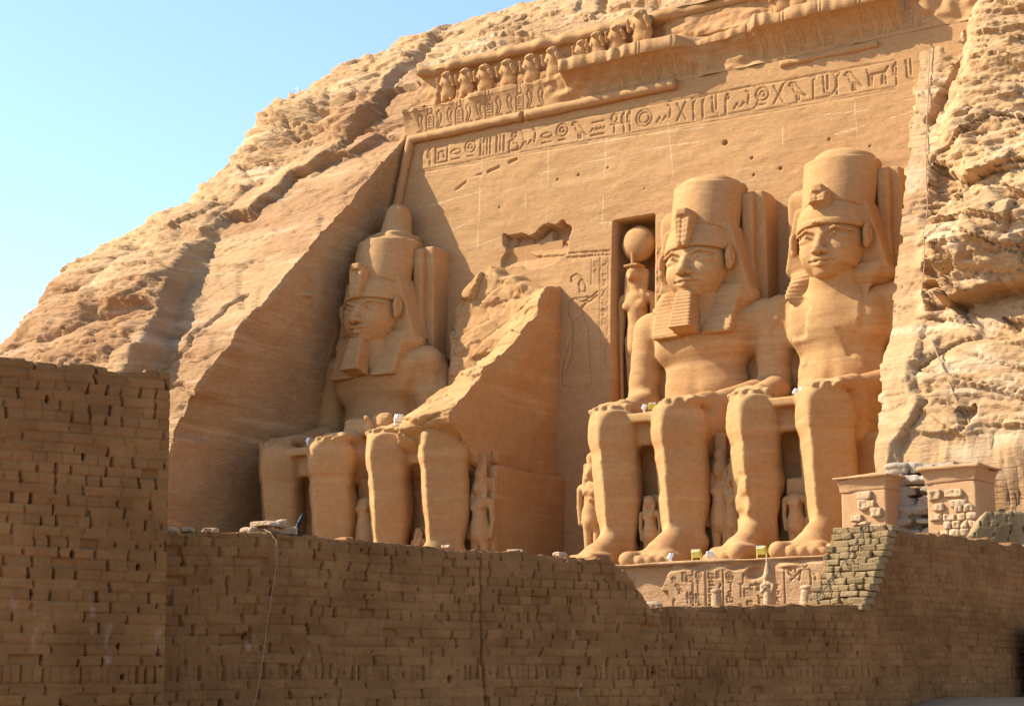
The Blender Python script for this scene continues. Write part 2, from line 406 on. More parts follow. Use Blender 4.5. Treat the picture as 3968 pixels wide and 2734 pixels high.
def head_sdf(kind):
    def f(x, y, z):
        ax = np.abs(x)
        # rounded plaster-cast like face
        h = ell(x, y, z, (0, -3.35, 14.45), (1.48, 1.40, 1.80))
        h = smin(h, ell(x, y, z, (0, -3.70, 13.5), (1.06, 1.0, .88)), .45)
        h = smin(h, ell(ax, y, z, (.60, -4.15, 13.86), (.58, .5, .58)), .35)
        h = smin(h, ell(x, y, z, (0, -4.35, 12.98), (.46, .36, .30)), .2)
        h = smin(h, ell(x, y, z, (0, -4.42, 13.42), (.6, .32, .4)), .2)
        h = smax(h, -ell(ax, y, z, (.66, -4.98, 14.42), (.60, .36, .27)), .16)
        h = smin(h, ell(ax, y, z, (.68, -4.38, 14.38), (.44, .27, .19)), .06)
        # lids and brows
        for (a, b_, r) in (((.26, -4.62, 14.36), (.64, -4.68, 14.58), .06), ((.64, -4.68, 14.58), (1.16, -4.30, 14.42), .06),
                           ((.26, -4.62, 14.34), (.64, -4.62, 14.22), .035), ((.64, -4.62, 14.22), (1.14, -4.30, 14.38), .035),
                           ((.2, -4.74, 14.66), (.66, -4.70, 14.84), .07), ((.66, -4.70, 14.84), (1.3, -4.22, 14.70), .06)):
            h = smin(h, cap(ax, y, z, a, b_, r), .05)
        # nose
        h = smin(h, cap(x, y, z, (0, -4.66, 14.6), (0, -5.08, 13.88), .15, .23), .18)
        h = smin(h, ell(x, y, z, (0, -5.04, 13.82), (.24, .2, .17)), .08)
        h = smin(h, ell(ax, y, z, (.25, -4.88, 13.80), (.16, .2, .13)), .08)
        h = smax(h, -ell(ax, y, z, (.13, -5.05, 13.70), (.07, .1, .05)), .03)
        # mouth
        h = smin(h, np.minimum(cap(ax, y, z, (0, -4.88, 13.45), (.24, -4.86, 13.49), .11), cap(ax, y, z, (.24, -4.86, 13.49), (.50, -4.58, 13.44), .11, .05)), .06)
        h = smin(h, cap(ax, y, z, (0, -4.86, 13.24), (.42, -4.60, 13.32), .13, .06), .06)
        h = smax(h, -cap(ax, y, z, (0, -4.97, 13.37), (.58, -4.62, 13.40), .045, .04), .03)
        h = smax(h, -cap(x, y, z, (0, -4.98, 13.62), (0, -5.0, 13.53), .045), .04)
        # ears
        ear = ell(ax, y, z, (1.74, -3.62, 14.58), (.2, .32, .50))
        ear = smin(ear, ell(ax, y, z, (1.70, -3.70, 14.16), (.15, .18, .2)), .08)
        ear = smax(ear, -ell(ax, y, z, (1.95, -3.66, 14.62), (.19, .2, .34)), .03)
        ear = smin(ear, cap(ax, y, z, (1.80, -3.55, 14.75), (1.80, -3.68, 14.42), .06), .04)
        h = smin(h, ear, .06)
        h = smin(h, cap(x, y, z, (0, -3.1, 13.2), (0, -3.0, 11.8), 1.02, 1.15), .25)
        h = h + .018 * fbm(x * 1.2, y * 1.2, z * 2, 3, 5)
        if kind == 'd': h = h + .10 * sst(.05, .3, vn(x * 1.1 + 3, y * 1.1, z * 1.1, 23)) * sst(.4, .9, x) * sst(13.9, 13.3, z)
        return h
    return f
def nemes_sdf(kind):
    def f(x, y, z):
        ax = np.abs(x)
        d = ell(x, y, z, (0.04, -3.12, 15.1), (1.66, 1.60, 1.72))
        d = smax(d, 15.02 - z - .10 * (y + 4.5), .05)
        d = smin(d, np.maximum(ell(x, y, z, (0.04, -3.3, 14.7), (1.62, 1.52, 2.2)), np.abs(z - 15.12 + .12 * (y + 4.5)) - .12), .10)
        w = 1.78 + (15.9 - z) * .25
        w = np.minimum(w, 2.45 + 0 * z)
        wing = smax(ax - w, np.abs(y + 2.62 + .10 * (z - 14)) - .72, .15)
        wing = smax(wing, z - 16.3, .3); wing = smax(wing, 13.0 - z, .12)
        wing = smax(wing, -(ell(ax, y, z, (1.85, -3.85, 14.5), (.40, .55, .70))), .06)
        d = smin(d, wing, .12)
        yc = -2.95 - (13.4 - z) * .42; lap = smax(smax(np.abs(ax - 1.32 - .06 * (z - 12)) - .78, np.abs(y - yc) - .50, .15), np.abs(z - 12.15) - 1.2, .15)
        lap = smin(lap, ell(ax, y, z, (1.5, -2.75, 12.75), (1.25, .95, .75)), .4)
        lap = lap + .035 * (np.abs(((z * 5.2 + .3 * ax) % 1) - .5) * 2)
        d = smin(d, lap, .12)
        if kind == 'd': d = d + .5 * sst(.0, -.5, x) * sst(13.6, 12.7, z) * (vn(x * .9, y, z * .9, 3) + .4) + .4 * sst(.3, 1, x) * sst(12.9, 12.2, z)
        if kind == 'a': d = d + 0 * x
        if kind == 'c': d = d + .35 * sst(.0, -.9, x) * sst(14.3, 13.7, z) * sst(12.5, 13.2, z) * (vn(x * 1.2, y, z * 1.4, 13) + .6)
        return d + .03 * fbm(x * .8, y * .8, z * 1.5, 3, 9)
    return f
def crown_sdf(kind):
    def f(x, y, z):
        cy = -3.0 + (z - 15.6) * .36
        r = np.sqrt(x * x + (y - cy) ** 2)
        rad = 1.72 + .05 * (z - 15.6)
        r = np.sqrt((x - .1) ** 2 + (y - cy) ** 2); rad = 1.57 + .06 * (z - 15.6); d = smax((r - rad) * .94, np.maximum(z - 18.35, 16.05 - .30 * (y + 4.0) - z), .06)
        dome = ell(x, y, z, (0.1, -1.95, 18.25), (1.50, 1.55, .68))
        dome = dome + .10 * vn(x * 1.1, y * 1.1, z * 1.1, 4 + ord(kind[0]))
        if kind == 'a':
            kn = cap(x, y, z, (.12, -1.7, 18.9), (.15, -1.5, 19.95), .80, .72)
            kn = smin(kn, ell(x, y, z, (0, -1.8, 18.7), (1.3, 1.3, .35)), .2)
            kn = kn + .10 * vn(x * 1.2, y * 1.2, z * 1.2, 6)
            dome = smin(ell(x, y, z, (0, -1.9, 18.3), (1.6, 1.6, .42)), kn, .15)
        if kind == 'd': dome = smin(dome, ell(x, y, z, (.1, -1.9, 18.4), (1.4, 1.4, .62)) + .12 * vn(x * 1.3, y * 1.3, z, 9), .2)
        d = np.minimum(d, dome)
        return d + .04 * fbm(x * .7, y * .7, z * 1.2, 3, 17) + .03 * sst(.2, .5, vn(x * 2, y * 2, z * 2, 31)) * sst(18.0, 18.4, z)
    return f
def uraeus_sdf(broken):
    def f(x, y, z):
        w = .28 + (z - 15.1) * .13
        d = smax(np.abs(x) - w, np.abs(y + 4.72 - (z - 15.2) * .14) - .36, .12)
        d = smax(smax(d, z - 16.62, .1), 14.98 - z, .2)
        d = d + .03 * (np.abs(x) < .06) + .02 * (np.abs(((z * 4) % 1) - .5) < .2) * (np.abs(x) < .26)
        hd = rbox(x, y, z, (0, -4.4, 16.62), (.30, .62, .18), .1)
        d = smin(d, hd, .08)
        if broken: d = np.maximum(d, -ell(x, y, z, (.1, -5.0, 15.55), (.8, .55, .5))) + .05 * vn(x * 3, y * 3, z * 3, 5)
        return d + .015 * vn(x * 3, y * 3, z * 3, 6)
    return f
def beard_sdf():
    def f(x, y, z):
        t = (12.95 - z) / 1.8
        w = .44 + .14 * t; dd = .42 + .13 * t; cy = -4.40 - .48 * t
        d = smax(np.abs(x + .08) - w, np.abs(y - cy) - dd, .12)
        d = smax(smax(d, z - 13.0, .1), 11.13 + .25 * (y + 5) * -1 - z, .06)
        d = d + .04 * (np.abs(((z * 6) % 1) - .5) * 2)
        return d
    return f
def blockpart(c, h, r, amp=.06, fr=.8, seed=1, top=0):
    def f(x, y, z):
        d = rbox(x, y, z, c, h, r) + amp * fbm(x * fr, y * fr, z * fr, 3, seed)
        if top: d = d + top * sst(c[2] + h[2] - 1.0, c[2] + h[2], z) * (vn(x * .9, y * .9, z * .4, seed + 3) + .4)
        return d
    return f
def part(name, f, lo, hi, h, mat, parent):
    P, Fq = sdf_mesh(f, lo, hi, h)
    return meshobj(name, P, Fq, mat, parent)
BX = {'a': -13.20, 'b': -6.62, 'c': 5.62, 'd': 12.25}
BLAB = {'a': 'complete seated king at the far end, knobbed crown top and beard, shadowed wall behind',
        'b': 'ruined seated king reduced to legs and lap, a jagged slab rising behind',
        'c': 'bearded seated king with flat-topped crown just beside the falcon god niche',
        'd': 'beardless seated king with broken forehead cobra, nearest the rough bright cliff'}
GC = 'four seated colossi cut from the cliff'
beard_cache = None
for k in 'abcd':
    root = empty('colossal_statue', (BX[k], {'a': .0, 'b': 0, 'c': 0, 'd': .0}[k], {'a': 0, 'b': .08, 'c': 0, 'd': .05}[k]), BLAB[k], 'statue', GC)
    part('body', body_sdf(k), (-4.4, -12.6, -.2), (4.4, .2, 13.4 if k != 'b' else 8.6), .085, M_STATUE, root)
    th = part('throne', blockpart((0, -3.55, 2.4), (3.55, 3.75, 2.95), .12, .07, .6, 3, .0), (-4, -7.8, -1), (4, .4, 5.8), .12, M_STATUE, root)
    if k != 'b':
        part('head', head_sdf(k), (-2.1, -5.5, 11.8), (2.1, -1.7, 16.4), .042, M_STATUE, root)
        part('head_cloth', nemes_sdf(k), (-3.0, -5.2, 10.4), (3.0, -1.2, 17.1), .055, M_STATUE, root)
        part('crown', crown_sdf(k), (-2.4, -5.2, 15.2), (2.4, .4, 21.2 if k == 'a' else 19.7), .07, M_STATUE, root)
        part('forehead_cobra', uraeus_sdf(k == 'd'), (-.8, -5.3, 14.9), (.8, -3.4, 17.0), .04, M_STATUE, root)
        if k != 'd': part('beard', beard_sdf(), (-1.0, -5.9, 10.8), (1.0, -3.7, 13.2), .035, M_STATUE, root)
        part('back_pillar', blockpart((0, -.9, 12.0), (2.75, 1.0, 5.95), .1, .06, .5, 7, .35 if k != 'a' else .05), (-3.1, -2.2, 5.8), (3.1, .4, 18.6), .11, M_STATUE, root)
        def rib(x, y, z): return rbox(x, y, z, (2.0, -1.2, 14.9), (.28, 1.1, 2.95), .12) + .05 * vn(x, y, z * .6, 4)
        part('pillar_rib', rib, (1.5, -2.6, 11.7), (2.6, .2, 18.1), .09, M_STATUE, root)

# the fallen second colossus: jagged slab of back and throne, and the scar above it
def broken_slab():
    xs = np.arange(-10.6, -3.66, .07); zs = np.arange(4.9, 17.6, .07)
    X, Z = np.meshgrid(xs, zs)
    prof = .22 * np.round(2.2 * vn(X * .5, 0, Z * 1.7, 77)) / 2 + .3 * vn(X * .6, 0, Z * .9, 78) + np.interp(Z, [4.8, 5.2, 6, 7.0, 7.5, 8.3, 9.3, 9.9, 10.3, 11.4, 12.2, 13.2, 14.2, 15.2, 15.6, 17.6], [6.0, 6.6, 7.6, 9.0, 9.0, 7.6, 6.7, 6.4, 5.4, 4.1, 3.4, 2.1, 1.5, .35, -.1, -.5])
    left = np.interp(Z, [6, 8, 11, 13.5, 15.7, 17.6], [4.6, 3.2, 2.0, 1.4, .95, .55])
    wl = np.interp(Z, [6, 8.5, 10, 15], [-8.6, -7.2, -6.2, -5.3]) + .35 * vn(0 * X, 0, Z * .9, 66); wx = sst(wl, wl + 1.2, X); lx = sst(-10.4, -8.6, X + .16 * (Z - 12))
    D = prof * wx + left * (1 - wx) * lx + lx * 0
    ridge = np.maximum(D, np.where(X > -7.6, left, 0) * lx * .75)
    D = ridge
    top = np.interp(X, [-10.6, -9, -7.4, -6.9, -5.2, -4.2, -3.6], [14.2, 15.3, 17.0, 16.6, 15.6, 15.3, 15.2])
    D = D * sst(0, .5, top - Z + .25 * vn(X * 1.2, 0, Z * 1.2, 3))
    c1, c2, e = cells(X * .55 + .3 * vn(X * .5, 0, Z * .5, 4), Z * .75 + .3 * X * .4, 5)
    g1, g2, e2 = cells(X * 1.5, Z * 2.4 + X * .3, 6)
    amp = sst(.1, .8, D)
    D = D + amp * (.34 * (c1 - .5) + .12 * (g1 - .5) - .07 * sst(.10, .0, e) + .30 * fbm(X * .5, Z * .1, Z * .5, 4, 8))
    D = D - .3 * (1 - amp)
    yw = -.06 * (24.7 - Z)
    Y = yw - D
    nr, nc = X.shape
    V = np.stack([X - BX['b'], Y, Z], -1).reshape(-1, 3); F = [gridF(nr, nc)]
    # side cheek at the right end
    n = 60; t = np.linspace(0, 1, n)
    S = np.zeros((nr, n, 3))
    S[:, :, 0] = xs[-1] - BX['b'] + (.35 * fbm(Y[:, -1:] * (1 - t) * .4, 0, zs[:, None] * .5 + 0 * t, 4, 5) + .12) * np.sin(t * np.pi) ** .5
    S[:, :, 1] = Y[:, -1:] * (1 - t) + .5 * t; S[:, :, 2] = zs[:, None]
    F.append(gridF(nr, n, len(V))); V = np.concatenate([V, S.reshape(-1, 3)])
    r = [o for o in bpy.data.objects if o.get('label') == BLAB['b']][0]
    meshobj('broken_back', V, np.concatenate(F), M_STATUE, r)
broken_slab()

# ------------------------------------------------------------------ small carved figures
def figure_sdf(style):
    """about 4.6 m tall standing figure, facing -y, feet at z 0"""
    def f(x, y, z):
        ax = np.abs(x)
        d = cap(ax, y, z, (.22, -.05, .1), (.26, 0, 2.2), .17, .25)
        d = smin(d, cap(x, y, z, (0, 0, 1.9), (0, 0, 2.3), .46, .42), .2)
        d = smin(d, cap(x, y, z, (0, 0, 2.4), (0, 0, 3.2), .36, .40), .2)
        d = smin(d, cap(ax, y, z, (.1, 0, 3.35), (.52, 0, 3.3), .24, .2), .15)
        d = smin(d, ell(ax, y, z, (.2, -.3, 3.1), (.16, .13, .15)), .08)
        d = smin(d, cap(ax, y, z, (.62, 0, 3.25), (.68, 0, 2.5), .16, .13), .06)
        if style == 'bent':
            d = smin(d, cap(x, y, z, (.68, -.05, 2.5), (.12, -.42, 2.75), .13, .1), .05)
            d = smin(d, cap(x, y, z, (-.68, 0, 2.5), (-.62, -.05, 1.75), .13, .1), .05)
        else:
            d = smin(d, cap(ax, y, z, (.68, 0, 2.5), (.60, -.05, 1.75), .13, .1), .05)
        d = smin(d, ell(ax, y, z, (.26, -.28, .12), (.17, .4, .13)), .08)
        if style != 'headless':
            d = smin(d, ell(x, y, z, (0, -.1, 3.95), (.27, .3, .36)), .08)
            d = smin(d, ell(x, y, z, (0, -.4, 3.9), (.06, .08, .1)), .04)
            wig = ell(x, y, z, (0, .02, 4.05), (.36, .34, .38))
            wig = smin(wig, cap(ax, y, z, (.3, -.05, 3.9), (.28, -.22, 3.3), .14, .12), .08)
            d = smin(d, wig, .04)
            if style in ('plume', 'bent'):
                d = smin(d, cap(x, y, z, (0, .05, 4.35), (0, .05, 4.6), .26, .28), .05)
                if style == 'plume': d = smin(d, rbox(x, y, z, (0, .1, 5.0), (.26, .12, .5), .1), .06)
        # slab the figure stands against
        d = smin(d, rbox(x, y, z, (0, .42, 2.2), (.62, .22, 2.25), .08), .1)
        d = smin(d, rbox(x, y, z, (0, -.1, -.05), (.7, .6, .12), .05), .03)
        return d + .03 * fbm(x * 1.6, y * 1.6, z * 1.6, 3, 3)
    return f
def head_only(style): pass
fig_mesh = {}
def place_figure(style, loc, s, label, rz=0, cat='figure', group='small royal figures beside the colossi legs'):
    if style not in fig_mesh:
        P, Fq = sdf_mesh(figure_sdf(style), (-1.1, -1.0, -.2), (1.1, .8, 5.7), .05)
        o = meshobj('royal_figure', P, Fq, M_STATUE); fig_mesh[style] = o
    else:
        o = fig_mesh[style].copy(); COL.objects.link(o)
    o.location = loc; o.rotation_euler = (0, 0, rz); o.scale = (s, s, s) if not isinstance(s, tuple) else s
    tag(o, label, cat, group); return o
a, b, c, d = (BX[k] for k in 'abcd')
place_figure('plain', (a, -8.35, 0), .50, 'tiny figure between the shins of the farthest king')
place_figure('headless', (a + 3.0, -7.75, .3), 1.12, 'weathered headless figure at the throne of the farthest complete king, between two pairs of legs')
place_figure('plain', (b, -8.35, 0.1), .58, 'small wigged figure between the shins of the ruined king')
place_figure('plume', (b + 3.0, -7.75, .3), 1.02, 'tall standing queen at the throne corner of the ruined king')
place_figure('plain', (c, -8.5, .25), .70, 'figure on a block between the shins of the bearded king by the niche')
place_figure('plume', (c + 3.0, -7.75, .2), 1.03, 'tall queen against the throne between the two right kings')
place_figure('bent', (c - 3.05, -8.1, .6), 1.0, 'narrow standing figure half hidden behind the left shin of the king by the niche')
place_figure('headless', (d + .05, -8.4, .2), .78, 'headless figure with one bent arm between the shins of the beardless king')
place_figure('bent', (d - 3.0, -7.9, .4), .85, 'worn figure in the dark gap left of the beardless king')

# ------------------------------------------------------------------ carved signs
def arc(cx, cy, r, a0=0, a1=360, n=14, ry=None):
    ry = r if ry is None else ry
    return [(cx + r * math.cos(R_(a0 + (a1 - a0) * i / n)), cy + ry * math.sin(R_(a0 + (a1 - a0) * i / n))) for i in range(n + 1)]
G = {
 'reed': (.35, [[(.18, 0), (.18, .95), (.05, .75), (.05, .45), (.18, .4)]]),
 'reed2': (.6, [[(.15, 0), (.15, .95), (.03, .75), (.03, .45), (.15, .4)], [(.45, 0), (.45, .95), (.33, .75), (.33, .45), (.45, .4)]]),
 'stroke3': (.6, [[(.1, .1), (.1, .9)], [(.3, .1), (.3, .9)], [(.5, .1), (.5, .9)]]),
 'stroke4': (.8, [[(.1, .1), (.1, .9)], [(.28, .1), (.28, .9)], [(.46, .1), (.46, .9)], [(.64, .1), (.64, .9)]]),
 'disc': (.75, [arc(.37, .62, .3), arc(.37, .62, .12), [(.2, .15), (.55, .15)]]),
 'bigdisc': (.95, [arc(.47, .5, .40), arc(.47, .5, .25)]),
 'bird': (.9, [[(.15, .9), (.05, .78), (.2, .72), (.3, .45), (.85, .15), (.6, .5), (.35, .85), (.15, .9)], [(.4, .4), (.4, .05), (.55, .05)], [(.5, .35), (.52, .05)]]),
 'snake': (.9, [[(.05, .2), (.2, .4), (.35, .2), (.5, .4), (.7, .25), (.75, .8), (.6, .9)]]),
 'cobra': (.7, [[(.1, .05), (.55, .05), (.25, .4), (.3, .8), (.5, .95), (.62, .75), (.5, .5), (.62, .1)]]),
 'water': (.9, [[(.05, .3), (.15, .42), (.25, .3), (.35, .42), (.45, .3), (.55, .42), (.65, .3), (.75, .42)], [(.05, .1), (.75, .1)], [(.1, .7), (.7, .7)]]),
 'sit': (.7, [[(.1, .05), (.6, .05), (.6, .35), (.35, .4), (.35, .65), (.1, .5), (.1, .05)], arc(.36, .8, .13)]),
 'ankh': (.5, [arc(.25, .75, .15, ry=.2), [(.25, .55), (.25, .05)], [(.05, .45), (.45, .45)]]),
 'x': (.6, [[(.05, .1), (.5, .9)], [(.5, .1), (.05, .9)]]),
 'box': (.8, [[(.05, .1), (.75, .1), (.75, .9), (.05, .9), (.05, .1)], [(.2, .6), (.5, .65), (.55, .3)], [(.25, .6), (.22, .25)]]),
 'bull': (1.0, [[(.1, .6), (.8, .62), (.85, .1)], [(.7, .6), (.68, .1)], [(.25, .6), (.22, .1)], [(.1, .6), (.12, .1)], [(.1, .6), (.02, .85)], [(.8, .62), (.95, .8)]]),
 'basket': (.8, [arc(.4, .45, .35, 180, 360), [(.05, .45), (.75, .45)], [(.2, .8), (.6, .8)]]),
 'feather': (.45, [[(.2, .05), (.2, .7), (.3, .95), (.4, .8), (.25, .6)]]),
 'leg': (.5, [[(.15, .95), (.2, .2), (.45, .05)], [(.35, .95), (.35, .3)]]),
 'staff': (.35, [[(.15, 0), (.15, .8), (.3, .95), (.05, .98)]]),
 'comb': (.9, [[(.05, .85), (.85, .85)], [(.05, .85), (.05, .2)], [(.2, .85), (.2, .2)], [(.36, .85), (.36, .2)], [(.52, .85), (.52, .2)], [(.68, .85), (.68, .2)], [(.85, .85), (.85, .2)]]),
 'mouth': (.7, [arc(.35, .5, .3, ry=.12), [(.1, .15), (.6, .15)]]),
 'scarab': (.7, [arc(.35, .4, .2, ry=.28), [(.15, .4), (.02, .7)], [(.55, .4), (.68, .7)], [(.15, .3), (.05, .05)], [(.55, .3), (.65, .05)], arc(.35, .8, .1)]),
}
def carve(D, xs, zs, lines, ox, oz, s, w=.035, depth=.07, sx=None, soft=None):
    sx = s if sx is None else sx
    for ln in lines:
        P = [(ox + sx * a, oz + s * b) for a, b in ln]
        x0 = min(p[0] for p in P) - 3 * w; x1 = max(p[0] for p in P) + 3 * w
        z0 = min(p[1] for p in P) - 3 * w; z1 = max(p[1] for p in P) + 3 * w
        i0, i1 = np.searchsorted(xs, [x0, x1]); j0, j1 = np.searchsorted(zs, [z0, z1])
        if i1 <= i0 or j1 <= j0: continue
        U, V = np.meshgrid(xs[i0:i1], zs[j0:j1])
        d = seg_d(U, V, P)
        k = depth * sst(w * 1.5, w * .55, d)
        D[j0:j1, i0:i1] = np.maximum(D[j0:j1, i0:i1], k) if depth > 0 else np.minimum(D[j0:j1, i0:i1], k)
def inscribe(D, xs, zs, seq, x0, zf, s, w=.035, depth=.07, gap=.14, x_end=1e9):
    x = x0
    for g in seq:
        if x > x_end: break
        if g == '(' or g == ')':
            continue
        wd, ln = G[g]
        carve(D, xs, zs, ln, x, zf(x), s, w, depth); x += wd * s + gap
    return x
xl = lambda z: -13.6 - .2 * (25 - np.minimum(z, 25)) + np.clip(z - 25, 0, 4) * .2
xr = lambda z: 15.3 + .12 * (25 - np.minimum(z, 25))

# ------------------------------------------------------------------ temple front
def make_facade():
    root = empty('temple_facade', (0, 0, 0), 'smooth carved sandstone front wall with inscription band, cut into the cliff behind the colossi', 'temple')
    st = .05
    xs = np.arange(-20, 19.6, st); zs = np.arange(-1.8, 24.78, st)
    D = np.zeros((len(zs), len(xs))); mk = np.zeros_like(D)
    zb = lambda x: 22.78 - .021 * (x + 13)
    X, Z = np.meshgrid(xs, zs)
    # inscription band
    for o_ in (0, .12, 1.42):
        carve(D, xs, zs, [[(x, zb(x) + o_ - .08) for x in np.arange(-13, 15.6, 1.3)]], 0, 0, 1, .03, .05)
    seq = ['reed', 'reed', 'box', 'mouth', 'disc', 'stroke4', 'stroke3', 'sit', 'snake', 'mouth', 'disc', 'bird', 'water', 'ankh', 'reed2', 'bigdisc', 'snake', 'x', 'staff', 'staff', 'leg', 'feather', 'snake', 'disc', 'x', 'bird', 'staff', 'leg', 'staff', 'bird', 'bull',
           'reed', 'leg', 'staff', 'staff', 'bird', 'bigdisc', 'reed2', 'feather', 'leg', 'water', 'disc', 'bird', 'x', 'disc', 'feather', 'basket', 'water', 'stroke4', 'comb', 'snake', 'scarab', 'disc', 'stroke3', 'mouth', 'stroke3', 'x', 'reed2', 'bird', 'stroke3', 'staff', 'reed']
    inscribe(D, xs, zs, seq, -12.7, lambda x: zb(x) + .16, 1.12, .034, .07, .12, 15.2)
    # rounded name rings in the band
    for (a, b_) in ((-8.6, -6.0), (3.9, 7.4), (8.6, 11.4)):
        z0 = zb(a) + .1
        carve(D, xs, zs, [[(a + .4, z0), (b_ - .4, z0)] + arc(b_ - .4, z0 + .6, .42, -90, 90, 10, .6) + [(a + .4, z0 + 1.2)] + arc(a + .4, z0 + .6, .42, 90, 270, 10, .6)], 0, 0, 1, .03, .05)
    # king and sign columns left of the niche
    KING = [[(-2.9, 15.25), (-2.95, 15.53), (-2.65, 15.67), (-2.33, 15.45), (-2.12, 15.05)], [(-2.48, 15.19), (-2.33, 15.36), (-2.1, 15.05), (-2.11, 14.68), (-2.42, 14.72), (-2.48, 15.19)], [(-3.08, 14.26), (-2.72, 14.4), (-1.9, 14.38), (-2.3, 13.79), (-2.24, 13.51)], [(-2.72, 14.4), (-2.31, 14.16), (-1.74, 14.36), (-1.39, 14.59)], [(-2.3, 13.93), (-1.79, 14.19), (-1.39, 14.41)], [(-3.08, 14.26), (-3.15, 13.7), (-2.9, 13.3), (-2.87, 12.4), (-3.0, 12.1)], [(-2.24, 13.51), (-2.8, 13.22), (-2.85, 12.77), (-3.38, 11.01), (-3.41, 10.02), (-2.89, 9.88)], [(-2.24, 13.51), (-1.92, 12.66), (-1.85, 11.57), (-1.72, 9.94), (-2.12, 9.85)], [(-2.79, 12.76), (-2.87, 11.5), (-3.27, 10.64)], [(-3.18, 16.6), (-.71, 16.38)], [(-3.08, 16.8), (-.71, 16.6)]]
    carve(D, xs, zs, KING, 0, 0, 1, .035, .07)
    rr = random.Random(4); names = list(G)
    def column(x0, x1, z0, z1, s):
        carve(D, xs, zs, [[(x0, z0), (x0, z1)], [(x1, z0), (x1, z1)]], 0, 0, 1, .022, .04)
        z = z1 - s * 1.05
        while z > z0:
            g = rr.choice(names); wd, ln = G[g]
            carve(D, xs, zs, ln, x0 + .08, z, s * .85, .025, .05, sx=(x1 - x0 - .14) / wd); z -= s
    column(-1.25, -.8, 12.3, 16.3, .5); column(-1.75, -1.3, 15.0, 16.3, .45); column(1.85, 2.3, 11.5, 16.5, .5); column(2.35, 2.8, 13.5, 16.5, .5); column(-1.2, -.82, 10.4, 12.1, .45)
    x = -3.0
    while x < -.9:
        g = rr.choice(names); wd, ln = G[g]; carve(D, xs, zs, ln, x, 16.42, .2, .02, .04); x += wd * .24 + .04
    # mortar joints of the sawn blocks
    def joint(P, w=.02, k=.42):
        nonlocal mk
        t = np.zeros_like(D); carve(t, xs, zs, [P], 0, 0, 1, w, k); n = vn(X * .9, Z * .9, 0, 41)
        mk = np.maximum(mk, t * sst(-.35, .35, n))
    for P in ([(-5.8, 16.5), (-5.8, 22.7)], [(-4.5, 18.4), (-4.45, 22.7)], [(-1.2, 18.1), (-1.1, 20.4), (-1.0, 22.5)], [(2.3, 18.0), (2.8, 20.0), (2.5, 22.7)], [(8.7, 19), (8.6, 22.4)], [(12.4, 18), (12.3, 22)], [(-8.7, 17.9), (-8.6, 22.7)],
              [(-13, 20.6), (-7, 21.1), (-4, 21.4), (2.5, 21.5), (4.2, 21.4)], [(-2.1, 22.5), (4.5, 22.1)], [(9.3, 21.7), (12.5, 21.4), (15.2, 21.5)], [(11.3, 20.5), (16, 21.0)], [(-1.4, 18.12), (-.5, 18.05)], [(1.8, 18.0), (3.0, 18.1)], [(-9.5, 17.9), (-7, 18.3), (-3, 18.2)], [(3, 19.4), (7, 19.6)], [(-12.4, 18.7), (-9.6, 19.3)]):
        joint(P)
    # a chipped ledge, pits
    D += .10 * sst(.06, -.06, seg_d(X, Z, [(-10.2, 21.3), (-9.3, 21.75), (-8.2, 21.95), (-6.4, 22.35)]) - .07) * sst(-.2, .2, vn(X * 3, Z * 3, 0, 3) + .2)
    for (px, pz, r) in ((-3.86, 20.82, .07), (-2.61, 20.85, .07), (-.9, 20.95, .06), (5.63, 21.1, .16), (7.05, 20.06, .08), (7.15, 19.2, .07), (8.53, 19.3, .1), (11.0, 20.3, .07), (-7.4, 19.9, .06), (1.2, 19.5, .05), (13.0, 19.6, .06)):
        D += .22 * sst(r, r * .4, np.hypot(X - px, Z - pz))
    # scar of the fallen colossus head
    poly = [(-7.05, 18.35), (-5.2, 18.2), (-3.9, 18.6), (-3.1, 18.2), (-3.3, 16.9), (-4.6, 16.3), (-6.2, 16.4), (-7.1, 16.6)]
    sc = in_poly(X + .2 * vn(X * 2, Z * 2, 0, 5), Z + .25 * vn(X * 2, Z * 2, 0, 6), poly).astype(float)
    c1, c2, e = cells(X * .9, Z * 1.3, 3)
    D += sc * (.60 + .45 * (c1 - .3)) * sst(15.9, 18.4, Z)
    # general undulation
    D += .05 * fbm(X * .25, Z * .5, 0, 4, 12) + .032 * fbm(X * 1.1, Z * 2.6, 0, 5, 14)
    # niche
    k = sst(-.58, -.50, X) * sst(1.81, 1.73, X) * sst(18.12, 18.04, Z) * sst(8.3, 8.45, Z)
    D = D * (1 - k * .6) + 2.1 * k
    # panels between pillars: broken edge right of the niche low
    Y = -.06 * (24.7 - Z) + D
    V = np.stack([X, Y, Z], -1).reshape(-1, 3)
    meshobj('wall', V, gridF(len(zs), len(xs)), M_FACADE, root, attrs={'mark': mk})
    # torus mouldings, broken in places
    def torus(path, r, name, seed, brk=0):
        n = len(path); m_ = 14
        ang = np.linspace(0, 2 * np.pi, m_, endpoint=False); V = []
        for i, (x, y, z, horiz) in enumerate(path):
            rr_ = r * (1 - brk * max(0, float(vn(np.array(x * 1.5), np.array(z * .7), np.array(seed * 1.), seed)) + .2)) + .02 * float(vn(np.array(x * 4.), np.array(z * 4.), np.array(0.), seed))
            for a_ in ang:
                ca, sa = math.cos(a_) * rr_, math.sin(a_) * rr_
                V.append((x, y + ca, z + sa) if horiz else (x + sa, y + ca, z))
        F = [(i * m_ + k_, (i + 1) * m_ + k_, (i + 1) * m_ + (k_ + 1) % m_, i * m_ + (k_ + 1) % m_) for i in range(n - 1) for k_ in range(m_)]
        F += [tuple(range(m_)), tuple(range((n - 1) * m_, n * m_))[::-1]]
        meshobj(name, V, F, M_FACADE, root)
    torus([(x, -.12, 24.62, True) for x in np.arange(-13.35, -6.0, .12)], .27, 'torus_moulding', 3, .2)
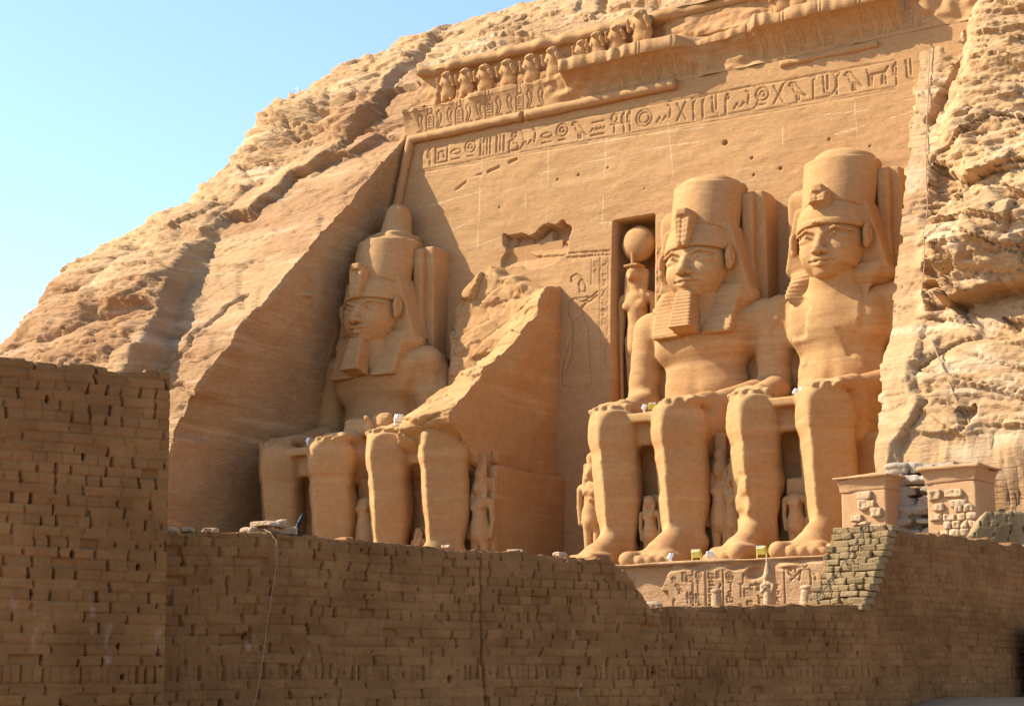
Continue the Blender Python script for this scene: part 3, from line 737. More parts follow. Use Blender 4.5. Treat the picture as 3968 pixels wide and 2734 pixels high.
    torus([(x, -.12, 24.62, True) for x in np.arange(-5.75, 3.1, .12)], .29, 'torus_moulding', 4, .12)
    torus([(x, -.02, 24.5, True) for x in np.arange(8.6, 13.6, .12)], .20, 'torus_moulding', 9, .5)
    torus([(float(xl(z)) + .45, -.06 * (24.7 - z) - .12, z, False) for z in np.arange(24.7, 2, -.2)], .26, 'torus_moulding', 6, .1)
    # cavetto cornice, frieze of cobras and name rings, ledge and the wall behind the baboons
    xs = np.arange(-13.7, 18.4, .045)
    q = np.interp(xs, [-13.7, -4.4, -3.4, -3.2, 3.2, 3.5, 4.2, 7.3, 7.8, 14.6, 14.8], [.12, .15, .45, 1.0, 1.0, .9, .45, .5, 1.0, 1.0, .1])
    q = q + .18 * (1 - np.abs(q)) * vn(xs * 1.1, 0 * xs, 0 * xs, 7) + .05 * vn(xs * 3., 0 * xs, 0 * xs, 8)
    zs = np.arange(24.76, 26.2, .045); n1 = len(zs)
    D = np.zeros((n1, len(xs)))
    x = -12.9; rr = random.Random(8)
    cart = [[(.1, .1), (.1, .75)] + arc(.35, .78, .25, 180, 0, 8, .2) + [(.6, .1), (.1, .1)], arc(.35, .65, .1), [(.22, .45), (.48, .45)], [(.22, .3), (.48, .22)], [(.05, .0), (.65, .0)], arc(.35, 1.12, .16)]
    cob = [[(.05, .02), (.4, .02), (.2, .35), (.12, .75), (.3, 1.0), (.48, .8), (.34, .5), (.5, .05)]]
    while x < 15.5:
        carve(D, xs, zs, cob, x, 24.98, 1.0, .028, .06, sx=.9); x += .55
        carve(D, xs, zs, cart, x, 24.98, .95, .025, .06, sx=.95); x += .72
        carve(D, xs, zs, [[(-p[0], p[1]) for p in l] for l in cob], x + .5, 24.98, 1.0, .028, .06, sx=.9); x += .66
    X, Z = np.meshgrid(xs, zs)
    cr = sst(-.25, -.45, vn(X * .5, Z * .3, 0, 77))
    D *= 1 - cr
    t = np.clip((Z - 24.9) / 1.3, 0, 1)
    Xe = fbm(xs * 1.1, 0 * xs, 0 * xs, 3, 71) * .07; q = q + Xe; prot = (q[None, :] * (1.0 * t ** 2.2))
    Yf = -prot + D - .02
    mid = sst(3.4, 4.0, X) * sst(7.8, 7.4, X)
    Yf += .2 * mid * (vn(X * 1.5, Z * 2.5, 0, 9)) + .12 * cr * vn(X * 2, Z * 3, 0, 19)
    rows = [(X[i], Yf[i], Z[i]) for i in range(n1)]
    lipz = 26.2 + .05 * vn(xs * 2.2, 0 * xs, 0 * xs, 21)
    lip = Yf[-1] - .06 * q
    top = 26.35 + .5 * np.clip(q, 0, 1) + .1 * vn(xs * .9, 0 * xs, 0 * xs, 22)
    rows.append((xs, lip - .12 * q, lipz)); rows.append((xs, lip - .16 * q, lipz + .03)); rows.append((xs, lip - .14 * q + .03 * vn(xs * 4, 0 * xs, 0 * xs, 2), (lipz + top) / 2)); rows.append((xs, lip - .14 * q, top - .03)); rows.append((xs, lip - .10 * q, top)); rows.append((xs, lip + .1, top + .02))
    zl = np.interp(xs, [-12.5, -5, -3, .5, 1.5, 8, 15], [26.85, 26.75, 27.05, 27.4, 27.4, 27.35, 27.4])
    for s_ in np.linspace(.1, 1, 12):
        rows.append((xs, lip * (1 - s_) + 1.5 * s_ + .06 * vn(xs * 1.5, 0 * xs + s_ * 4, 0 * xs, 3), top * (1 - s_) + (zl - .02) * s_ + .06 * vn(xs * .9, 0 * xs + s_ * 5, 0 * xs, 5)))
    # rock between and above the baboons
    gapm = np.interp(xs, [-13.7, -12.6, -12.1, -4.1, -3.75, -3.6, -3.4, 1.2, 1.7, 7.6, 8.0, 11.6, 12, 16], [1, 1, 0, 0, .6, .6, 0, 0, 1, 1, 0, 0, 1, 1])
    for s_ in np.linspace(.0, 1, 22):
        z = zl + s_ * (28.65 - zl)
        y = 1.75 + .0 * s_ - gapm * (.55 - .35 * s_ + .18 * vn(xs * .8, 0 * xs, z * .9, 6)) + .16 * fbm(xs * 1.3, 0 * xs, z * 2.6, 4, 12)
        rows.append((xs, y, z))
    rows.append((xs, 0 * xs + 1.5 + .12 * vn(xs * 1.4, 0 * xs, 0 * xs, 14), 0 * xs + 28.68)); rows.append((xs, 0 * xs + 1.15 + .15 * vn(xs * 1.4, 0 * xs, 0 * xs, 14), 0 * xs + 28.74)); rows.append((xs, 0 * xs + 1.2 + .15 * vn(xs * 1.4, 0 * xs, 0 * xs, 14), 0 * xs + 29.2)); rows.append((xs, 0 * xs + 2.5, 0 * xs + 29.7))
    V = np.stack([np.stack(np.broadcast_arrays(*r), -1) for r in rows], 0)
    nr, nc = V.shape[:2]
    meshobj('cornice', V.reshape(-1, 3), gridF(nr, nc), M_FACADE, root, attrs={'mark': np.zeros(nr * nc)})
make_facade()

# falcon headed god with the sun disc, in the niche
gd = empty('falcon_god_statue', (.50, .05, 9.05), 'falcon headed god crowned by a large round sun disc, standing in the tall niche', 'statue')
def god(x, y, z):
    ax = np.abs(x)
    d = cap(ax, y, z, (.36, 0, 0), (.38, 0, 3.0), .24, .34)
    d = smin(d, cap(x, y, z, (0, 0, 2.6), (0, 0, 3.3), .6, .55), .2)
    d = smin(d, cap(x, y, z, (0, 0, 3.4), (0, 0, 4.9), .48, .58), .2)
    d = smin(d, cap(ax, y, z, (.1, 0, 5.15), (.72, 0, 5.05), .36, .30), .2)
    d = smin(d, cap(ax, y, z, (.86, 0, 4.95), (.92, 0, 3.7), .24, .17), .06)
    d = smin(d, cap(ax, y, z, (.92, 0, 3.7), (.92, -.1, 2.5), .17, .13), .06)
    d = smin(d, ell(ax, y, z, (.36, -.4, 4.65), (.3, .2, .26)), .1)
    d = smin(d, ell(x, y, z, (0, -.25, 6.2), (.42, .5, .42)), .1)
    d = smin(d, cap(x, y, z, (0, -.6, 6.2), (0, -.85, 5.9), .18, .05), .08)
    d = smin(d, cap(ax, y, z, (.42, .0, 6.3), (.46, -.25, 4.9), .22, .17), .06)
    d = smin(d, cap(x, y, z, (0, 0, 6.3), (0, 0, 5.3), .42, .4), .1)
    d = smin(d, rbox(x, y, z, (0, -.3, 6.62), (.42, .4, .08), .05), .04)
    d = smin(d, rbox(ax, y, z, (.92, -.1, 1.0), (.1, .1, 1.5), .06), .05)
    return d + .04 * fbm(x * 1.3, y * 1.3, z * 1.3, 3, 2)
part('body', god, (-1.4, -1.3, -.3), (1.4, .8, 6.9), .06, M_STATUE, gd)
def disc(x, y, z):
    return smin(ell(x, y, z, (.03, .2, 7.85), (.88, .6, .92)), cap(x, y, z, (0, -.40, 6.7), (0, -.45, 7.25), .1, .07), .03) + .02 * fbm(x * 2, y * 2, z * 2, 3, 1)
part('sun_disc', disc, (-1.15, -.9, 6.4), (1.15, .9, 9.1), .05, M_STATUE, gd)

# baboons on the top ledge
def baboon(x, y, z):
    ax = np.abs(x)
    d = cap(x, y, z, (0, .1, .45), (0, 0, 1.0), .40, .42)
    d = smin(d, cap(ax, y, z, (.24, -.05, .05), (.24, 0, .6), .16, .24), .1)
    d = smin(d, ell(x, y, z, (0, -.05, 1.28), (.46, .36, .34)), .12)
    d = smin(d, ell(x, y, z, (0, -.12, 1.62), (.30, .32, .27)), .06)
    d = smin(d, cap(x, y, z, (0, -.3, 1.56), (0, -.58, 1.5), .15, .12), .05)
    d = smax(d, -ell(ax, y, z, (.13, -.42, 1.68), (.07, .08, .06)), .03)
    d = smin(d, cap(ax, y, z, (.42, -.05, 1.2), (.50, -.28, .85), .13, .1), .05)
    d = smin(d, cap(ax, y, z, (.50, -.28, .85), (.44, -.50, 1.32), .1, .09), .04)
    return d + .04 * vn(x * 2.5, y * 2.5, z * 2.5, 4)
P, Fq = sdf_mesh(baboon, (-.8, -.8, -.1), (.8, .7, 2.1), .05)
bab = None
BB = [(-11.54, 26.78, 1, 'far left end of the ledge'), (-10.31, 26.8, .98, 'second from the far left end of the ledge'), (-9.07, 26.76, 1.03, 'third from the left on the ledge'), (-7.6, 26.7, 1.05, 'fourth from the left on the ledge'),
      (-6.15, 26.68, 1.02, 'fifth from the left on the ledge'), (-4.75, 26.68, 1.06, 'sixth on the ledge, at the right end of the long row'), (-3.0, 27.0, .9, 'just right of the gap, first of the middle group'),
      (-2.05, 27.12, 1.02, 'second of the middle group'), (-.9, 27.2, 1.05, 'third of the middle group'), (.55, 27.34, 1.22, 'largest, right end of the middle group'),
      (8.36, 27.3, 1.05, 'first of the right group at the top edge of the picture'), (9.2, 27.33, 1.1, 'second of the right group at the top edge'), (10.1, 27.33, 1.05, 'third of the right group at the top edge'), (11.15, 27.36, 1.1, 'last of the right group at the top edge')]
for i, (x, z, s, w) in enumerate(BB):
    if bab is None: o = bab = meshobj('baboon_statue', P, Fq, M_STATUE)
    else: o = bab.copy(); COL.objects.link(o)
    s = s * .84; o.location = (x, 1.0, z + .05); o.scale = (s * 1.18 * (1 + .05 * math.sin(i * 7)), s, s * (1 + .04 * math.cos(i * 5))); o.rotation_euler = (0, 0, .08 * math.sin(i * 3.3))
    tag(o, 'worn standing baboon carving, ' + w, 'statue', 'baboons along the top of the temple front')

# pedestal below the right pair of colossi, with carved front
def make_pedestal():
    root = empty('statue_pedestal', (0, 0, 0), 'long stone pedestal with carved signs and figures under the feet of the two right colossi', 'pedestal')
    st = .035
    xs = np.arange(6.2, 18.6, st); zs = np.arange(-3.4, .0, st)
    X, Z = np.meshgrid(xs, zs); D = np.zeros_like(X)
    rr = random.Random(11)
    carve(D, xs, zs, [[(10.02, -2), (10.05, -.25)], [(10.6, -2), (10.6, -.2)], [(11.35, -2), (11.35, -.25)], [(13.35, -2), (13.35, -.5)], [(13.9, -2), (13.9, -.15)]], 0, 0, 1, .025, .07)
    for (g, x, z, s) in (('disc', 10.15, -.72, .42), ('staff', 10.2, -1.1, .36), ('reed2', 10.12, -1.5, .36), ('box', 10.70, -.62, .34), ('mouth', 10.72, -.90, .34), ('water', 10.70, -1.15, .40), ('basket', 10.72, -1.42, .40), ('water', 10.70, -1.75, .42), ('stroke3', 11.05, -.62, .32), ('feather', 11.1, -1.2, .4),
                         ('sit', 10.16, -1.95, .42), ('bird', 9.25, -1.15, .42), ('stroke3', 9.55, -.70, .40), ('mouth', 9.1, -.72, .34), ('box', 9.75, -.72, .3), ('reed2', 9.75, -1.5, .42), ('feather', 9.1, -1.7, .4), ('leg', 8.85, -1.5, .4),
                         ('disc', 11.45, -.85, .50), ('staff', 11.62, -1.12, .3), ('sit', 11.45, -1.55, .46), ('staff', 12.0, -1.35, .5), ('comb', 12.2, -1.42, .42), ('stroke4', 12.3, -1.85, .38), ('feather', 12.1, -.85, .4), ('snake', 12.45, -1.05, .4), ('sit', 11.9, -1.95, .34),
                         ('bird', 13.42, -1.05, .30), ('basket', 13.42, -1.35, .32), ('sit', 13.45, -1.72, .34), ('water', 13.42, -2.0, .34), ('stroke3', 14.05, -.50, .28), ('reed', 14.3, -.5, .28), ('comb', 12.75, -1.2, .36), ('bull', 12.78, -1.65, .40), ('ankh', 13.1, -2.0, .34)):
        wd, ln = G[g]; carve(D, xs, zs, ln, x, z, s, .02, .07)
    fig = [[(-.28, 0), (-.2, .45), (0, .48), (.2, .45), (.26, 0), (.2, -.35)], [(-.28, 0), (-.5, .15), (-.75, .35)], [(-.2, .45), (-.45, .2), (-.65, .05)], [(.2, .45), (.45, .2), (.42, -.2)], [(-.2, -.3), (-.22, -1.3)], [(.2, -.35), (.25, -1.3)], arc(0, .66, .10)]
    carve(D, xs, zs, fig, 14.75, -.85, .9, .022, .08)
    # broken upper edge and the lost left end
    edge = -.28 + .18 * vn(xs * .9, 0 * xs, 0 * xs, 6) + .1 * vn(xs * 2.7, 0 * xs, 0 * xs, 7)
    k = sst(-.06, .10, Z - edge[None, :])
    D = D * (1 - k) + k * (.1 + .16 * vn(X * 1.5, Z * 4, 0, 8))
    bl = sst(.1, -.1, X - (8.9 + .5 * (Z + .3) * (Z > -1) + .08 * vn(X, Z * 2, 0, 9)))
    D = D * (1 - bl) + bl * (.5 + .30 * fbm(X * 1.1, Z * 2.4, 0, 4, 10) + .22 * (cells(X * 1.6 + .4 * Z, Z * 2.6, 7, .8)[0] - .5) + .3 * sst(-.5, -.9, Z))
    notch = sst(.35, .0, np.hypot((X - 12.75) * .8, (Z + .45)) - .3 * vn(X * 2, Z * 2, 0, 4)); D += .3 * notch
    D += .02 * fbm(X * 1.2, Z * 2.4, 0, 3, 4)
    V = np.stack([X, -13.3 + D, Z], -1)
    lipD = np.stack([xs, -13.36 + .10 * vn(xs * 1.4, 0 * xs, 0 * xs, 16) + 0 * xs, 0 * xs + .02], -1)
    rows = [V, lipD[None]]
    for t in np.linspace(.02, 1, 40) ** 1.6:
        y = lipD[:, 1] * (1 - t) + -6.5 * t
        rows.append(np.stack([xs, y, .1 + .05 * vn(xs * .8, y * .8, 0 * xs, 17)], -1)[None])
    V = np.concatenate(rows, 0); nr, nc = V.shape[:2]
    meshobj('carved_front', V.reshape(-1, 3), gridF(nr, nc), M_PLINTH, root)
    b = MB(); b.box((12.4, -6.5, -1.2), (6.25, 6.5, 1.18)); b.build('base_block', M_PLINTH, root)
make_pedestal()
pr = empty('statue_pedestal', (0, 0, 0), 'plain stone pedestal under the far pair of colossi, mostly hidden by the brick wall', 'pedestal')
b = MB(); b.box((-9.9, -6.7, -1.2), (8.3, 6.6, 1.22), jit=.05); b.build('base_block', M_PLINTH, pr, bevel=.05)

# ------------------------------------------------------------------ the cliff
ZB = [-8, 3, 7.4, 9, 11.6, 15.2, 19.5, 24.7, 28.5, 35, 36.6, 38.2, 39.4]; YB = [-14.8, -14, -13.7, -13.3, -11.5, -8.5, -4.7, -.2, 2.0, 9.0, 13, 24, 45]
ZR = [-8, 3.1, 7.2, 10.3, 13.3, 19, 25.4, 28.5, 35, 36.6, 38.2, 39.4]; YR = [-14.5, -13.5, -11.4, -9, -7, -3.2, 1.0, 2.6, 9.0, 13, 24, 45]
SZ = [5, 8, 11.9, 13.5, 17.5, 18.9, 21.2, 22.8, 24.3, 25, 26]; SX = [-19.6, -19.8, -20.1, -20.9, -22.6, -22.9, -24.2, -23.8, -22.2, -20.0, -17]
LZ = [-8, 5, 10, 14.6, 18.6, 21, 23.8, 25.7, 27, 29, 30.4, 31.2, 32.7, 34.2, 35.3, 36, 37, 40]; LX = [-39, -36.5, -35.3, -34.6, -34.8, -33.8, -31, -28.6, -27.6, -28, -27.8, -26.6, -25.8, -23.6, -20, -17, -12, -12]
RZ = [2, 8, 12.7, 15.1, 17.8, 20, 24.1, 28]; RX = [19.5, 18.6, 17.9, 17.6, 17.3, 17.0, 16.6, 16.3]
def sgn_side(x, z, P):
    """positive on the left of the polyline's nearest segment (P runs upward)"""
    best = np.full(x.shape, 1e9); s = np.zeros(x.shape)
    for (x0, y0), (x1, y1) in zip(P[:-1], P[1:]):
        dx, dy = x1 - x0, y1 - y0
        t = np.clip(((x - x0) * dx + (z - y0) * dy) / (dx * dx + dy * dy), 0, 1)
        d = np.hypot(x - x0 - t * dx, z - y0 - t * dy)
        cr = dx * (z - y0) - dy * (x - x0)
        n = d < best; best = np.where(n, d, best); s = np.where(n, np.sign(cr), s)
    return best, s
def step(x, z, P, h, fade, soft=.05, back=2.5):
    d, s = sgn_side(x, z, P); d2 = d * s + .10 * vn(x * 2.2, z * 2.2, 0, 61) + .05 * vn(x * 6, z * 6, 0, 62)
    return h * sst(-soft, soft, d2) * sst(back, 0, d) * fade
def base_y(x, z):
    a = np.interp(z, ZB, YB); b_ = np.interp(z, ZR, YR); t = sst(-8, 12, x)
    y = a * (1 - t) + b_ * t
    u = np.interp(z, LZ, LX) - x + .8 * vn(z * .35, x * .05, 0, 33)
    k = np.maximum(u + 3.5, 0)
    y = y + np.where(k < 7, k * k / 14 * 2.2, 3.5 * 2.2 + (k - 7) * 2.2)
    return y
def cliff_disp(x, z):
    x = np.asarray(x, float) + 0 * z; z = z + 0 * x
    left = sst(3, -6, x); right = sst(11, 15, x)
    # plates of bedded rock
    wz = z + 1.1 * vn(x * .10, z * .12, 3, 50) + .06 * x + .25 * vn(x * .5, z * .5, 0, 51)
    wx = x + 1.2 * vn(x * .15, z * .15, 0, 52) + .35 * z
    a1, a2, e1 = cells(wx * .17, wz * .42, 1, .8)
    b1, b2, e2 = cells(wx * .42 + 9, wz * 1.15, 2, .9)
    c1, c2, e3 = cells(wx * 1.05 + 5, wz * 2.9, 3, 1.0)
    d1_, d2_, e4 = cells(wx * 2.1 + 5, wz * 6.5, 13)
    f1 = (wx * .17) % 1; 
    plates = .42 * (a1 - .5) + .22 * (b1 - .5) + .10 * (c1 - .5) + .05 * (d1_ - .5) - .26 * sst(.045, 0, e1) * (a2 > .55) - .12 * sst(.06, 0, e2) * (b2 > .6) - .04 * sst(.1, 0, e3) * (c2 > .6)
    # slanted faces on the plates, as ledges facing up
    fr = wz * .9 + .6 * vn(x * .2, z * .3, 0, 57); saw = (fr - np.floor(fr))
    plates = plates + .22 * (.5 - saw) * sst(-.1, .4, vn(x * .14, z * .22, 0, 58))
    fr2 = wz * 2.7 + 1.1 * vn(x * .35, z * .4, 0, 59); saw2 = fr2 - np.floor(fr2)
    plates = plates + .10 * (.5 - saw2) * sst(-.2, .3, vn(x * .2, z * .35, 0, 60))
    det = .05 * fbm(x * 3, z * 6, 0, 3, 98); plates = plates + det; und = .6 * fbm(x * .10, z * .12, 0, 3, 70) + .18 * fbm(x * .35, z * .45, 0, 4, 71) + .07 * fbm(x * 1.6, z * 3.4, 0, 4, 72)
    rough = np.ones_like(x)
    S = np.interp(z, SZ, SX); dressed = sst(-.3, .3, x - S) * sst(-12, -13.0, x) * sst(26.2, 25.2, z)
    Rx = np.interp(z, RZ, RX); strip = sst(.35, -.2, x - Rx - .3 * vn(z * .8, 0, 0, 34)) * right * sst(29, 27, z)
    rough = 1 - .72 * dressed - .86 * strip
    D = rough * (plates * (1 + .75 * right) * (1 - .35 * right * sst(-.1, .3, vn(x * .2, z * .3, 0, 97))) + und * (.55 + .2 * left))
    D = D * sst(0, 1.2, z + 6)
    # left hill: rock standing proud of the dressed slope
    hl = np.interp(z, [2, 6, 12, 18, 21, 23, 24.5], [1.5, 1.9, 1.9, 1.2, .5, .2, 0])
    D = D + hl * sst(.2, -.25, x - S + .25 * vn(z * 1.1, x, 0, 35)) * sst(-40, -30, x) * .85
    # lumps of the left hill
    for (cx, cz, rx, rz, h) in ((-25, 16.6, 3.4, 2.6, 1.6), (-28.8, 14.6, 3.0, 1.5, 1.2), (-31.5, 18.2, 3.4, 2.4, 1.0), (-24.5, 12.2, 3.4, 1.5, .9), (-29, 10.5, 4.5, 1.6, 1.3), (-22.2, 14.2, 1.7, 1.8, .7), (-26.5, 20.6, 3.5, 1.8, .7), (-19.0, 12.9, .9, .55, .45), (-24, 28.2, 3.6, 2.2, .8), (-20.5, 29.2, 2.6, 1.6, .9), (-18.6, 26.8, 2.0, 1.2, .5)):
        r_ = np.sqrt(((x - cx + .5 * vn(x * .6, z * .6, 0, 36)) / rx) ** 2 + ((z - cz + .4 * vn(x * .5, z * .6, 0, 37)) / rz) ** 2)
        D = D + .6 * h * np.sqrt(np.clip(1 - r_ ** 2, 0, 1))
    # thin open joints that run through dressed and rough rock alike
    g1, g2, e5 = cells(wx * .26 + 3, wz * .9 + 7, 31); h1, h2, e6 = cells(wx * .7 + 1, wz * 2.1, 32)
    D = D - (.13 * sst(.035, .008, e5) * (g2 > .5) + .07 * sst(.05, .012, e6) * (h2 > .6) + .10 * (g1 > .85) * sst(0, .1, e5)) * sst(-60, -50, x)
    # named ledges and cracks
    f1_ = np.ones_like(x)
    D = D + step(x, z, [(-23.6, 20.2), (-23.3, 20.9), (-21.3, 20.7), (-21.1, 21.6), (-20.5, 21.9), (-20.3, 22.6), (-20.2, 23.3), (-19.3, 23.4), (-18.3, 23.8), (-17.0, 24.0), (-16.3, 24.6)], .60, f1_ * sst(27, 25, z) * sst(-24.2, -23.2, x), .05, 2.6)
    D = D + step(x, z, [(-17.4, 25.2), (-16.5, 26.6), (-16.5, 28.0), (-16.5, 29.3), (-16.2, 30.8), (-16.9, 32.4), (-17.2, 34)], .45, f1_, .10, 4.0)
    for (P_, w, dp) in (([(-17.4, 25.2), (-16.5, 26.6), (-16.5, 28), (-16.5, 29.3), (-16.2, 30.8), (-16.9, 32.4)], .22, .55),
                        ([(-23.3, 20.9), (-21.3, 20.7), (-21.1, 21.6), (-20.5, 21.9), (-20.3, 22.6), (-20.2, 23.3), (-19.3, 23.4), (-18.3, 23.8), (-17.0, 24.0)], .15, .75),
                        ([(-14.2, 24.9), (-16.1, 25.6), (-17.6, 25.3), (-19.5, 26.3), (-21.5, 26.2), (-23, 27.3)], .13, .35),
                        ([(-20.4, 9.6), (-19.0, 11.6), (-18.6, 13.3), (-18.0, 14.4), (-17.3, 14.9)], .12, .4), ([(-20.3, 16.9), (-18.9, 17.3), (-17.9, 17.2)], .05, .18),
                        ([(-22.4, 18.3), (-20.6, 18.9), (-19.3, 19.2)], .05, .15), ([(-16.2, 11.6), (-17.3, 11.2), (-18.7, 11.5), (-20.3, 11.1)], .07, .25), ([(-18.9, 9.6), (-17.9, 9.9), (-16.6, 9.3)], .09, .3),
                        ([(-5.6, 33.6), (-4.2, 32), (-1, 31.6), (0, 29.8)], .18, .5), ([(-10.5, 31.4), (-7, 31.0), (-4.6, 31.9)], .12, .35),
                        ([(18.2, 27.5), (18.1, 26.2), (18.0, 24.7), (17.7, 22.6), (17.1, 20.7), (16.9, 19.4)], .20, .8),
                        ([(18.7, 7.2), (18.9, 6.2), (19.35, 5.7), (19.0, 4.7), (18.6, 4.1), (18.5, 2.8)], .12, .3)):
        d = seg_d(x + .15 * vn(x * 2, z * 2, 0, 38), z + .15 * vn(x * 2, z * 2, 0, 39), P_)
        D = D - dp * sst(w * 1.6, w * .3, d)
    # right hand rock: bulging beds over a deep overhang
    X0 = np.interp(z, [9, 12.7, 14.5, 16, 17.5, 20, 24, 28], [19.0, 18.9, 18.9, 18.2, 17.6, 17.3, 17.2, 18])
    sh = sst(13, 15.5, z)
    bul = sst(0, .35 + 1.1 * sh, x - X0 + .25 * vn(z * 1.2, x, 0, 41)) * sst(-.12, .12, z - 10.1 - .3 * vn(x * .6, 0, 0, 40) - .12 * vn(x * 2.3, 0, 0, 40)) * right
    prof = 1.5 + .5 * np.sin((z - 9.8) * .55) * sst(20, 14, z) + .35 * sst(12.9, 12.7, z + .3 * vn(x * .5, 0, 0, 63)) - .3 * sst(11.2, 11.0, z + .2 * vn(x * .7, 0, 0, 64))
    D = D + bul * prof
    D = D + 1.0 * np.sqrt(np.clip(1 - ((x - 22.5) / 4.2) ** 2 - ((z - 13.6) / 3.2) ** 2, 0, 1)) * right * sst(10, 10.2, z)
    D = D + .9 * np.sqrt(np.clip(1 - ((x - 20.8) / 3.2) ** 2 - ((z - 24.3) / 3.6) ** 2, 0, 1)) * right
    rec = in_poly(x + .12 * vn(x * 3, z * 3, 0, 42), z + .12 * vn(x * 3, z * 3, 0, 43), [(17.5, 17.3), (17.5, 15.8), (17.9, 14.9), (18.8, 15.0), (18.9, 15.9), (18.3, 16.4)])
    D = D - .7 * rec
    rec = in_poly(x, z, [(18.2, 10.9), (18.7, 9.6), (19.3, 9.0), (20.5, 9.4), (20.0, 10.4), (19.0, 10.9)]); D = D - .5 * rec
    low = sst(9.8, 9.0, z) * right; D = D * (1 - .45 * low)
    D = D + step(x, z, [(18.5, 2.6), (18.6, 4.1), (19.0, 4.7), (19.35, 5.7), (18.9, 6.2), (18.8, 7.2)], .38, right, .06, 2.6)
    D = D - .6 * in_poly(x + .06 * vn(x * 4, z * 4, 0, 2), z + .06 * vn(x * 4, z * 4, 0, 3), [(20.6, 5.2), (21.3, 5.35), (21.35, 4.9), (20.95, 4.3), (20.8, 4.7)]) - .5 * in_poly(x, z + .05 * vn(x * 4, z * 4, 0, 3), [(21.7, 8.9), (22.9, 8.5), (22.4, 8.15)])
    return D
def cliff_pt(x, z):
    D = cliff_disp(x, z)
    y = base_y(x, z)
    flat = sst(33.5, 35.5, z)
    rt = sst(11, 15, x + 0 * z)
    return np.stack([x + 0 * z, y - D * ((.82 + .18 * rt) * (1 - flat) + .14 * flat), z + D * ((.40 - .38 * rt) * (1 - flat) + .7 * flat)], -1)
def nonuni(a, *segs):
    out = [a]
    for (b_, s) in segs:
        n = max(1, int(round((b_ - out[-1]) / s))); out += list(np.linspace(out[-1], b_, n + 1)[1:])
    return np.array(out)
def make_cliff():
    VV = []; FF = []; off = 0
    def add(P):
        nonlocal off
        nr, nc = P.shape[:2]; VV.append(P.reshape(-1, 3)); FF.append(gridF(nr, nc, off)); off += nr * nc
    zr = nonuni(-8, (4, .5), (35.2, .085), (36.6, .1), (39.4, .25))
    # left patch
    u = nonuni(0, (.35, .02), (1, .0035))
    xe = xl(zr)[:, None]
    X = -62 + (xe + 62) * u[None, :]; Zg = zr[:, None] + 0 * X
    jz = .28 * fbm(zr * .7, 0 * zr, 0 * zr, 5, 44)[:, None]
    X = X + jz * sst(.9, 1, u)[None, :]
    P = cliff_pt(X, Zg); add(P)
    # inner face of the left cut (reveal)
    m_ = zr < 25.2; E = P[m_, -1]; n = 70; t = np.linspace(0, 1, n)[None, :]
    yb = (-.06 * (24.7 - E[:, 2]) + .3)[:, None]
    yy = E[:, 1:2] * (1 - t) + np.maximum(yb, E[:, 1:2] + .02) * t; zz = E[:, 2:3] + 0 * t
    xx = E[:, :1] + (xl(E[:, 2])[:, None] - E[:, :1]) * np.minimum(t * 4, 1)
    g = sst(0, .03, t) * sst(1, .98, t)
    und = .28 * fbm(yy * .16, zz * .2, 3, 4, 45) + .05 * fbm(yy * .5, zz * 1.6, 0, 4, 46)
    a1, a2, e1 = cells(yy * .28 + .2 * zz, zz * .34, 21); und = und + .06 * (a1 - .5)
    und = und + .5 * sst(.55, .0, np.hypot((yy + 6.1) / 1.0, (zz - 15.2) / .35)) * .7
    # broken lower lip of the cut
    br = sst(9.6, 8.9, zz + .4 * vn(yy * .8, zz * .8, 0, 47)) * sst(-9.5, -12.5, yy) * sst(7.0, 7.6, zz); und = und - .5 * br
    xx = xx + und * g
    Pj = np.stack([xx, yy, zz], -1); nr, nc = Pj.shape[:2]; VV.append(Pj.reshape(-1, 3)); FF.append(gridF(nr, nc, off)); off += nr * nc
    # right patch
    xe = xr(zr)
    u = nonuni(0, (1, .0075)); X = xe[:, None] + (28 - xe[:, None]) * u[None, :]
    X = np.concatenate([X, 28 + np.arange(1, 26)[None, :] ** 1.35 * .5 + 0 * X[:, :1]], 1)
    jz = (.16 * fbm(zr * 1.3, 0 * zr, 0 * zr, 4, 48) + .10 * np.sign(vn(zr * 2.2, 0 * zr, 0 * zr, 49)) * .6)[:, None]
    uu = np.concatenate([u, np.ones(25)]); X = X + jz * sst(.05, 0, uu)[None, :]
    P = cliff_pt(X, zr[:, None] + 0 * X); add(P)
    # inner face of the right cut
    m_ = zr < 25.2; E = P[m_, 0]; n = 30; t = np.linspace(0, 1, n)[None, :]
    yb = (-.06 * (24.7 - E[:, 2]) + .3)[:, None]
    yy = E[:, 1:2] * (1 - t) + np.maximum(yb, E[:, 1:2] + .02) * t; zz = E[:, 2:3] + 0 * t
    xx = E[:, :1] + .3 * fbm(yy * .3, zz * .3, 3, 4, 45) * sst(0, .1, t)
    Pj = np.stack([xx, yy, zz], -1); nr, nc = Pj.shape[:2]; VV.append(Pj.reshape(-1, 3)); FF.append(gridF(nr, nc, off, True)); off += nr * nc
    # top patch
    zt = zr[zr > 28.9]
    x0 = xl(zt)[:, None]; x1 = xr(zt)[:, None]; u = np.linspace(0, 1, 340)[None, :]
    X = x0 - .15 + (x1 - x0 + .3) * u
    P = cliff_pt(X, zt[:, None] + 0 * X)
    # lower lip ends just above the baboon ledge
    w = sst(30.2, 28.9, zt)[:, None]
    P[..., 1] = P[..., 1] * (1 - w) + (1.35 + .25 * vn(X * .9, 0 * X, 0 * X, 54)) * w
    P[..., 2] = P[..., 2] * (1 - w) + (29.0 + .25 * vn(X * .7, 0 * X, 0 * X, 55) + (zt[:, None] - 28.9) * .9) * w
    add(P)
    # far shoulder of the hill on the left is closed by the last column
    V = np.concatenate(VV); F = np.concatenate(FF)
    ve = (np.arange(len(V)) < VV[0].shape[0]) | (V[:, 0] > 15) | (V[:, 2] > 28.5)
